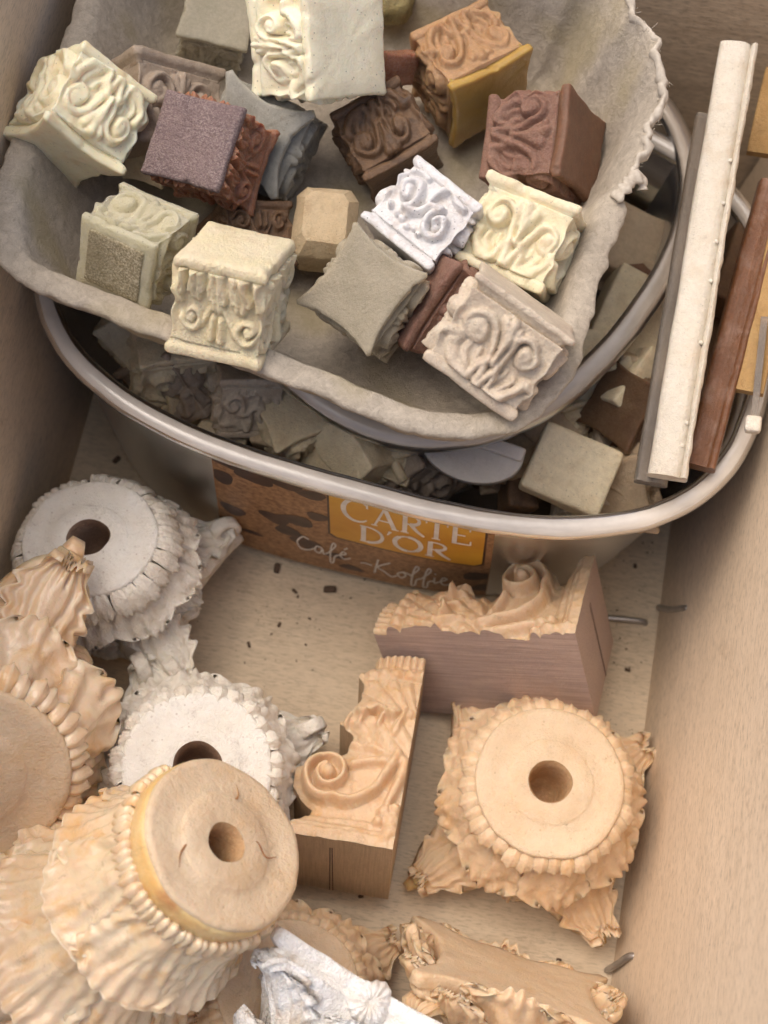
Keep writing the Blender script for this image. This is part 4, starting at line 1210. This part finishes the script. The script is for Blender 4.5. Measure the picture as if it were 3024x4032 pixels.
def scroll_mesh(r0, r1, wid, a0, a1, thick, seed):
    """spiral band in the x-z plane, wid across"""
    n = 46
    a = np.radians(np.linspace(a0, a1, n))
    r = np.linspace(r0, r1, n)
    P = np.stack([r * np.cos(a), np.zeros(n), r * np.sin(a)], 1)
    w_ = np.linspace(wid * .7, wid, n)
    T = np.gradient(P, axis=0)
    T /= np.linalg.norm(T, axis=1)[:, None]
    N = np.stack([-T[:, 2], np.zeros(n), T[:, 0]], 1)
    q = np.linspace(0, 2 * PI, 12, endpoint=False)
    ce = np.sign(np.cos(q)) * np.abs(np.cos(q)) ** .6
    se = np.sign(np.sin(q)) * np.abs(np.sin(q)) ** .6
    R = [P[i] + ce[:, None] * np.array([0, w_[i], 0]) + se[:, None] * N[i] * thick for i in range(n)]
    V, F = rings(R)
    V = V + np.stack([fbm(V, 5, seed + k, 2) for k in range(3)], 1) * .015
    return mesh_data('volute', V, F)

def rosette_mesh(seed, r=.27, nl=15):
    a = np.linspace(0, 2 * PI, 72, endpoint=False)
    R = []
    for q in np.linspace(1, .04, 12):
        rr = r * q * (1 + .035 * np.cos(nl * a) * q + .05 * np.cos(3 * a + seed) * q)
        z = .15 * np.sqrt(1 - (q * .98) ** 2) * (1 + .22 * np.cos(nl * a) * q) - .06 * np.exp(-(q / .25) ** 2)
        R.append(np.stack([rr * np.cos(a), rr * np.sin(a), z], 1))
    R = [R[0] * [1, 1, 0] - [0, 0, .15]] + R
    V, F = rings(R)
    V = V + np.stack([fbm(V, 6.0, seed + k, 3) for k in range(3)], 1) * .022
    return mesh_data('rosette', V, F)

def big_capital(label, pose, mats, seed, bead='knob', nbead=32, h=1.95, Rc=2.05, mid=1.05, leaves=8, hole=.26, step=.55, collar=0.0, group='large round capitals in the box',
                vein=5, leafdepth=.05, rosettes=True, tall=False, crest=False, curl=False, name='round_capital', face_tilt=None, a0=0.0, bead_skip=()):
    loc, rot, S = pose
    t = thing(name, label, 'capital', loc, tuple(rad(x) for x in rot), S, group)
    mbody, mface, mleaf, mabac = [M[m] for m in mats]
    th_ = np.linspace(0, 2 * PI, 128, endpoint=False)
    cs = np.stack([np.cos(th_), np.sin(th_)], 1)
    c0 = collar
    # neck disc with its drilled hole, facing -z
    prof = [(hole * .7, .85), (hole * .85, .60), (hole * .93, .25), (hole * .98, .04), (hole * 1.07, .0), (step * .6, -.005), (step * .97, .0), (step * 1.0, .012), (step * 1.04, .028), (.75, .022), (.90, .012), (.955, .02), (.975, .05), (.97, .12),
            (.95, .2 + c0)]
    R = []
    for r, z in prof:
        P = np.concatenate([cs * r, np.full((128, 1), z)], 1)
        P += np.stack([fbm(P, 2.4, seed + k, 3) for k in range(3)], 1) * (.018 if r > .4 else .02)
        R.append(P)
    V, F = rings(R[4:], False, False)
    obj('neck_disc', mesh_data('neck_disc', V, [f[:, ::-1] for f in F]), mface, t)
    V, F = rings(R[:5], True, False)
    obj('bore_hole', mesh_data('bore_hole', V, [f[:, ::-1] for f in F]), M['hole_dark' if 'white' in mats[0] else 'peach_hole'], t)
    # bell
    R = []
    zs = np.linspace(.06, h * .86, 30)
    for z in zs:
        f = np.clip((z - (.62 if tall else .35) * h) / ((.24 if tall else .5) * h), 0, 1)
        f = f ** 1.7
        rr = (.93 - .05 * math.sin(PI * min(1, z / h))) * (1 - f) + rho(th_, Rc * .90, mid * .92) * f
        P = np.concatenate([cs * rr[:, None], np.full((128, 1), z)], 1)
        rad_n = fbm(P, 2.2, seed + 20, 3) * .045 + fbm(P, 7, seed + 21, 2) * .02
        rad_n += .03 * np.cos(th_ * 16) * math.sin(PI * z / h)
        P[:, :2] += cs * rad_n[:, None]
        R.append(P)
    V, F = rings(R, False, True)
    obj('bell', mesh_data('bell', V, F), mbody, t)
    # bead or petal ring round the neck
    dphi = PI / nbead
    if bead == 'knob':
        lm = leaf_mesh('petal', [(.90, .05), (1.0, .03), (1.09, .09), (1.12, .2), (1.06, .30)], dphi * 1.12, 0, 2, .03, .10, 12, 11, seed, 2.0, .8, .45, .05, 0)
    elif bead == 'tooth':
        lm = leaf_mesh('petal', [(.95, .04), (1.07, .08), (1.18, .22), (1.24, .42), (1.18, .50)], dphi * 1.05, 0, 2, -.03, .08, 14, 9, seed, 2.6, .9, .4, .05, 0)
    else:
        lm = leaf_mesh('petal', [(.93, .07 + c0), (1.02, .08 + c0), (1.10, .13 + c0), (1.16, .22 + c0), (1.14, .30 + c0)] if not tall else [(.94, .05 + c0), (1.02, .06 + c0), (1.06, .13 + c0), (1.07, .24 + c0), (1.03, .32 + c0)], dphi * (1.25 if not tall else 1.5), 0, 1, .012, .12, 12, 9, seed, 2.2, .95, .45, .05, 0)
    put('petal', lm, mleaf, t, nbead, .05, bead_skip, .03, seed)
    k = h / 1.95
    if tall:
        V, F = rings([np.concatenate([cs * r, np.full((128, 1), z)], 1) + np.stack([fbm(np.concatenate([cs * r, np.full((128, 1), z)], 1), 2.5, seed + q, 3) for q in range(3)], 1) * .02
                      for r, z in ((.95, .06), (.985, .08), (1.0, .14), (.99, .24), (.985, .34), (.95, .38))], False, False)
        obj('collar', mesh_data('collar', V, [f[:, ::-1] for f in F]), M['peach_amber'], t)
        l1 = leaf_mesh('leaf', [(.95, .36), (.98, .65), (1.04, 1.0), (1.15, 1.32), (1.30, 1.54), (1.33, 1.61)], PI / 7 * 1.30, 7, 6, .030, .06, 44, 51, seed + 1, 7.0, .85, .82, .02, .035)
        put('leaf', l1, mleaf, t, 7, .2, (), .03, seed + 2)
        l2 = leaf_mesh('leaf', [(.94, 1.3), (.98, 1.7), (1.06, 2.1), (1.24, 2.50), (1.42, 2.70), (1.45, 2.77)], PI / 7 * 1.25, 7, 6, .036, .06, 44, 51, seed + 3, 6.0, .8, .75, .03, .05)
        put('leaf', l2, mleaf, t, 7, .2 + PI / 7, (), .03, seed + 4)
        l3 = leaf_mesh('leaf', [(.98, 2.3), (1.10, 2.7), (1.34, 3.0), (1.56, 3.15), (1.62, 3.10)], PI / 8, 6, 6, .06, .06, 30, 27, seed + 5, 2.4, .8, .35, .08, .08)
        put('leaf', l3, mleaf, t, 8, 0, (), .04, seed + 5)
    else:
        # two tiers of fanned leaves
        l1 = leaf_mesh('leaf', [(.92, .30 * k), (1.04, .42 * k), (1.18, .62 * k), (1.32, .80 * k), (1.41, .92 * k), (1.40, 1.0 * k)], PI / leaves * 1.14, 4, vein - 1, leafdepth * .85, .10, 38, 35, seed + 1, 2.2, .85, .40, .045, .05)
        put('leaf', l1, mleaf, t, leaves, PI / leaves * (seed % 2), (), .03, seed + 2)
        l2 = leaf_mesh('leaf', [(.92, .6 * k), (1.06, .95 * k), (1.30, 1.24 * k), (1.58, 1.46 * k), (1.74, 1.54 * k), (1.76, 1.49 * k)], PI / leaves * .92, 6, vein + 1, leafdepth, .10, 38, 29, seed + 3, 1.6, .9, .16, .10, .16)
        put('leaf', l2, mleaf, t, 4, PI / 4, (), .03, seed + 4)
        l3 = leaf_mesh('leaf', [(.92, .6 * k), (1.0, .9 * k), (1.10, 1.2 * k), (1.24, 1.40 * k), (1.27, 1.48 * k)], PI / leaves * 1.05, 6, vein + 1, leafdepth, .06, 32, 27, seed + 5, 2.6, .85, .4, .06, .10)
        put('leaf', l3, mleaf, t, 4, 0, (), .03, seed + 5)
    if crest:
        l4 = leaf_mesh('leaf', [(.95, 1.0), (1.12, 1.3), (1.30, 1.6), (1.44, 1.85), (1.50, 1.98), (1.44, 2.04)], PI / 5.2, 6, vein, .06, .10, 36, 33, seed + 8, 2.2, .85, .5, .06, .16)
        put('leaf', l4, mleaf, t, 4, 0, (), .05, seed + 8)
        l5 = leaf_mesh('leaf', [(1.1, 1.1), (1.36, 1.4), (1.62, 1.66), (1.82, 1.84), (1.86, 1.9)], PI / 11, 5, vein, .05, .10, 32, 25, seed + 9, 2.0, .9, .3, .08, .12)
        put('leaf', l5, mleaf, t, 8, PI / 4 - .24, (1, 3, 5, 7), .05, seed + 9)
        put('leaf', l5, mleaf, t, 8, PI / 4 + .24, (1, 3, 5, 7), .05, seed + 10)
    # corner volutes
    if curl:
        vm = scroll_mesh(.24, .05, .13, 100, -380, .06, seed)
        for q in range(4):
            a = PI / 4 + q * PI / 2
            R0 = Rc * .86
            obj('volute', vm, mleaf, t, (R0 * math.cos(a), R0 * math.sin(a), h * .76), (0, 0, a))
    # abacus
    qd = Rc / math.sqrt(2)
    za, zb = h * .84, h
    pa = [(.80, za - .10), (.90, za - .02), (.95, za), (.955, za + .06), (.93, za + .09), (.97, za + .12), (1.0, za + .15), (1.0, zb - .03), (.985, zb), (.9, zb + .004), (.6, zb), (.3, zb)]
    V, F = slab_rings(qd, qd - mid, .10, pa, seed, .02, 31)
    obj('abacus', mesh_data('abacus', V, F), mabac, t)
    if rosettes:
        rm = rosette_mesh(seed)
        for q in range(4):
            a = q * PI / 2
            obj('rosette', rm, mleaf, t, (mid * .97 * math.cos(a), mid * .97 * math.sin(a), h * .90), Euler((0, PI / 2, a)))
    return t

big_capital('honey peach round capital, drilled disc up, at the right side wall', PC['H'], ('peach_light', 'peach_face', 'peach_light', 'peach_amber'), 101, 'soft', 36, hole=.27)
big_capital('white plaster capital with a toothed disc at the left wall, below the tub', PC['A'], ('white_plaster', 'white_chalk', 'white_plaster', 'white_plaster'), 102, 'tooth', 30, hole=.29, curl=True)
big_capital('white plaster capital with a knobbed disc, behind the leaning peach one', PC['C'], ('white_plaster', 'white_chalk', 'white_plaster', 'white_plaster'), 103, 'knob', 26, hole=.30, leafdepth=.06, curl=True)
big_capital('peach wax capital on its side at the left edge, corner over the toothed white disc', PC['B'], ('peach_wax', 'peach_face', 'peach_wax', 'peach_wax'), 104, 'soft', 44, leafdepth=.055)
big_capital('bright white capital with a ribbed rosette at the bottom edge', PC['I'], ('bright_white', 'bright_white', 'bright_white', 'bright_white'), 105, 'knob', 30, leafdepth=.06)
big_capital('pale peach capital in the bottom right corner, flat plate uppermost', PC['J'], ('peach_light', 'peach_light', 'peach_light', 'peach_face'), 106, 'soft', 34, crest=True, rosettes=False)
big_capital('peach capital lying low behind the bright white one', PC['K'], ('peach_light', 'peach_face', 'peach_light', 'peach_light'), 107, 'soft', 40)
big_capital('tall peach wax capital leaning at the lower left, split amber-stained disc towards the viewer', PC['E'], ('peach_wax', 'peach_face', 'peach_wax', 'peach_wax'), 108, 'soft', 64, h=3.6, Rc=2.4, mid=1.3, hole=.22, collar=.3, tall=True, curl=True)

tall = [o for o in col.objects if o.get('label', '').startswith('tall peach')][0]
for k, P in enumerate([[(-.16, .14), (-.34, .22), (-.50, .12), (-.62, .2)], [(.02, .2), (.10, .42), (.05, .60), (.12, .72)], [(-.1, -.18), (-.2, -.36), (-.12, -.5)], [(.18, -.1), (.36, -.2), (.44, -.42), (.40, -.6)]]):
    P3 = crom([(x, y, .004) for x, y in P], 20)
    V, F = tube(P3 + [0, 0, .004], .013 * np.sin(np.linspace(.3, 2.9, 20)), 6, .4)
    obj('crack', mesh_data('crack', V, F), M['crack_brown'], tall)

# ------------------------------------------------------------------ sawn half capitals with flat backs
HW, HL, HT = 2.3, 4.6, 2.6
def half_block(label, pose, mirror, mats, seed, name='half_capital'):
    loc, rot, S = pose
    t = thing(name, label, 'half capital', loc, tuple(rad(x) for x in rot), S, 'sawn half capitals')
    sgn = -1 if mirror else 1
    yk = [0, .30, .36, .62, .95, 1.5, 1.62, 1.78, 2.0, 2.4, 2.56, 2.72, 3.0, 3.4, 3.66, 3.82, 3.95, 4.2, 4.35, 4.6]
    wk = [1.12, 1.15, 1.32, 1.46, 1.28, 1.40, 1.62, 1.72, 1.34, 1.40, 1.62, 2.10, 2.46, 2.44, 2.20, 1.92, 1.96, 2.12, 2.34, 2.38]
    ny, nu = 170, 90
    y = np.linspace(0, HL, ny)
    wd = np.interp(y, yk, wk)
    u = np.linspace(0, 1, nu)
    Y, U = np.meshgrid(y, u, indexing='ij')
    Wd = wd[:, None] + .035 * np.sin(Y * 14) * (Y < 2.3) * (U > .9)
    X = U * Wd
    L = []
    # ribbed neck band and knobbed ring
    d = .10 * np.sqrt(np.abs(np.sin(X * PI / .165))) * np.clip((.34 - Y) / .05, 0, 1)
    d += np.clip(1 - ((Y - .47 - .04 * X) / .16) ** 2, 0, 1) ** .5 * (.16 + .08 * np.abs(np.cos(X * PI / .30)))
    # fan leaf, first tier
    fan = np.abs(np.sin(np.arctan2(X + .15, np.clip(2.0 - Y, .05, 9)) * 13)) ** .7
    m1 = np.clip((Y - .62) / .08, 0, 1) * np.clip((1.62 - .12 * np.sin(X * 9) - Y) / .10, 0, 1)
    d += m1 * (.08 + .22 * np.clip((Y - .6) / 1.0, 0, 1) + .09 * fan)
    # second tier leaf, turned tip
    m2 = np.clip((Y - 1.50) / .10, 0, 1) * np.clip((2.62 - .22 * X - Y) / .12, 0, 1)
    d += m2 * (.10 + .08 * np.abs(np.sin((X * 1.0 + Y * .9) * 7)) ** .8)
    for cx in (.25, .7, 1.15, 1.45):
        L.append(stroke(X, Y, [(cx, 1.40), (cx + .06, 1.62), (cx + .12, 1.84)], .09, .07, .30))
    L.append(stroke(X, Y, [(.1, 1.35), (.3, 1.6), (.42, 1.95)], .16, .12, .26))
    # volute and its stem
    vc = (1.72, 3.08)
    sp_ = [(.25, 2.45), (.45, 2.95), (.70, 3.38), (1.15, 3.64)] + [(vc[0] + r * math.cos(a), vc[1] + r * math.sin(a)) for r, a in zip(np.linspace(.56, .17, 40), np.radians(np.linspace(110, -430, 40)))]
    L.append(stroke(X, Y, sp_, .13, .075, .34, 170))
    L.append(dome(X, Y, vc[0], vc[1], .17, .17, .36, .3))
    L.append(stroke(X, Y, [(.15, 2.55), (.6, 2.62), (1.0, 2.72), (1.2, 2.8)], .16, .09, .24))
    L.append(stroke(X, Y, [(.05, 2.6), (.15, 3.1), (.30, 3.6)], .14, .10, .26))
    # small scroll and rough patch in the corner
    for cx, cy, r_ in ((.16, 3.95, .22), (.34, 3.78, .16), (.12, 4.2, .22), (.22, 4.38, .2), (.42, 4.0, .14), (.10, 3.7, .15)):
        L.append(dome(X, Y, cx, cy, r_, r_, .30))
    d = smax([d] + L, 6)
    # abacus mouldings
    ab = np.clip((Y - 3.98) / .08, 0, 1)
    mould = .10 + .10 * np.clip((Y - 4.2) / .06, 0, 1) + .05 * np.clip((Y - 4.34) / .04, 0, 1)
    d = np.maximum(d, ab * mould)
    # the carved face drops away to the outer side
    fall = .30 * U ** 2.8 * (1 - .85 * np.clip((Y - 3.9) / .3, 0, 1)) * (1 - .7 * np.exp(-((Y - 3.1) / .5) ** 2))
    Z = HT - .30 + d - fall
    P = np.stack([sgn * X, Y, Z], -1).reshape(-1, 3)
    P[:, 2] += fbm(P, 3.0, seed, 3) * .030 + fbm(P, 11, seed + 3, 2) * .016
    V, F = P, gridf(ny, nu)
    if not mirror:
        F = F[:, ::-1]
    obj('carved_face', mesh_data('carved_face', V, [F]), M[mats[0]], t)
    # sawn body below the carved face: outline extruded to the flat back
    top = P.reshape(ny, nu, 3)
    edge = np.concatenate([top[:, 0], top[-1, 1:], top[::-1, -1][1:], top[0, ::-1][1:-1]])
    n = len(edge)
    R = [edge - [0, 0, .004], edge - [0, 0, .03]]
    for f in (.25, .5, .75, .97, 1.0):
        q = edge.copy()
        q[:, 2] = (edge[:, 2] - .03) * (1 - f)
        if f == 1.0:
            q[:, :2] = q[:, :2] * .99 + q[:, :2].mean(0) * .01
        R.append(q)
    V, F = rings(R, False, True)
    if not mirror:
        F = [f[:, ::-1] for f in F]
    obj('sawn_body', mesh_data('sawn_body', V, F, sharp=30), M[mats[1]], t)
    # pencil lines on the abacus end
    for k, x0 in enumerate((1.36, 1.30)):
        V, F = rblock((.022, .006, HT * .80), .003, 4)
        obj('saw_line', mesh_data('saw_line', V, F), M['saw_line'], t, (sgn * x0, HL + .004, HT * .42), (0, rad(.8 * k), 0))
    return t
half_block('peach half capital lying flat in the middle, its sawn end towards the viewer', PC['F'], False, ('peach_light', 'sawn_tan'), 201)
half_block('peach half capital with a mauve sawn side, below the tub label', PC['G'], True, ('peach_light', 'sawn_mauve'), 202)

# ------------------------------------------------------------------ crumbs on the box floor
fv, ff, o_ = [], [], 0
rc = random.Random(9)
sp_list = [(-2.23, -1.92, .10), (-.92, -2.22, .12), (-1.72, -2.41, .06), (-1.92, -3.28, .05), (.74, -1.29, .09), (-2.51, -3.89, .06), (.05, -1.55, .05), (6.11, -.26, .05), (6.17, -2.9, .06), (5.3, -9.62, .05), (.94, -9.03, .05), (-6.51, .12, .08)]
for k in range(60):
    sp_list.append((rc.gauss(-1.6, 1.5), rc.gauss(-2.9, 1.2), .010 + .022 * rc.random() ** 3))
for k in range(60):
    sp_list.append((rc.uniform(5.2, 6.5), rc.uniform(-4.5, 0.5), .010 + .02 * rc.random() ** 3))
for x, y, r in sp_list:
    V, F = rblock((r * 2.4, r * 1.3, r), r * .3, 4, r * .2, 9, int(r * 1e4))
    a = rc.uniform(0, PI)
    c, s = math.cos(a), math.sin(a)
    V = np.stack([V[:, 0] * c - V[:, 1] * s + x, V[:, 0] * s + V[:, 1] * c + y, V[:, 2] + r * .5 + .008], 1)
    fv.append(V)
    ff.append(F[0] + o_)
    o_ += len(V)
o = obj('crumbs', mesh_data('crumbs', np.concatenate(fv), [np.concatenate(ff)]), M['crumb'])
tag(o, 'dark crumbs and dust scattered on the box floor', 'crumbs', kind='stuff')
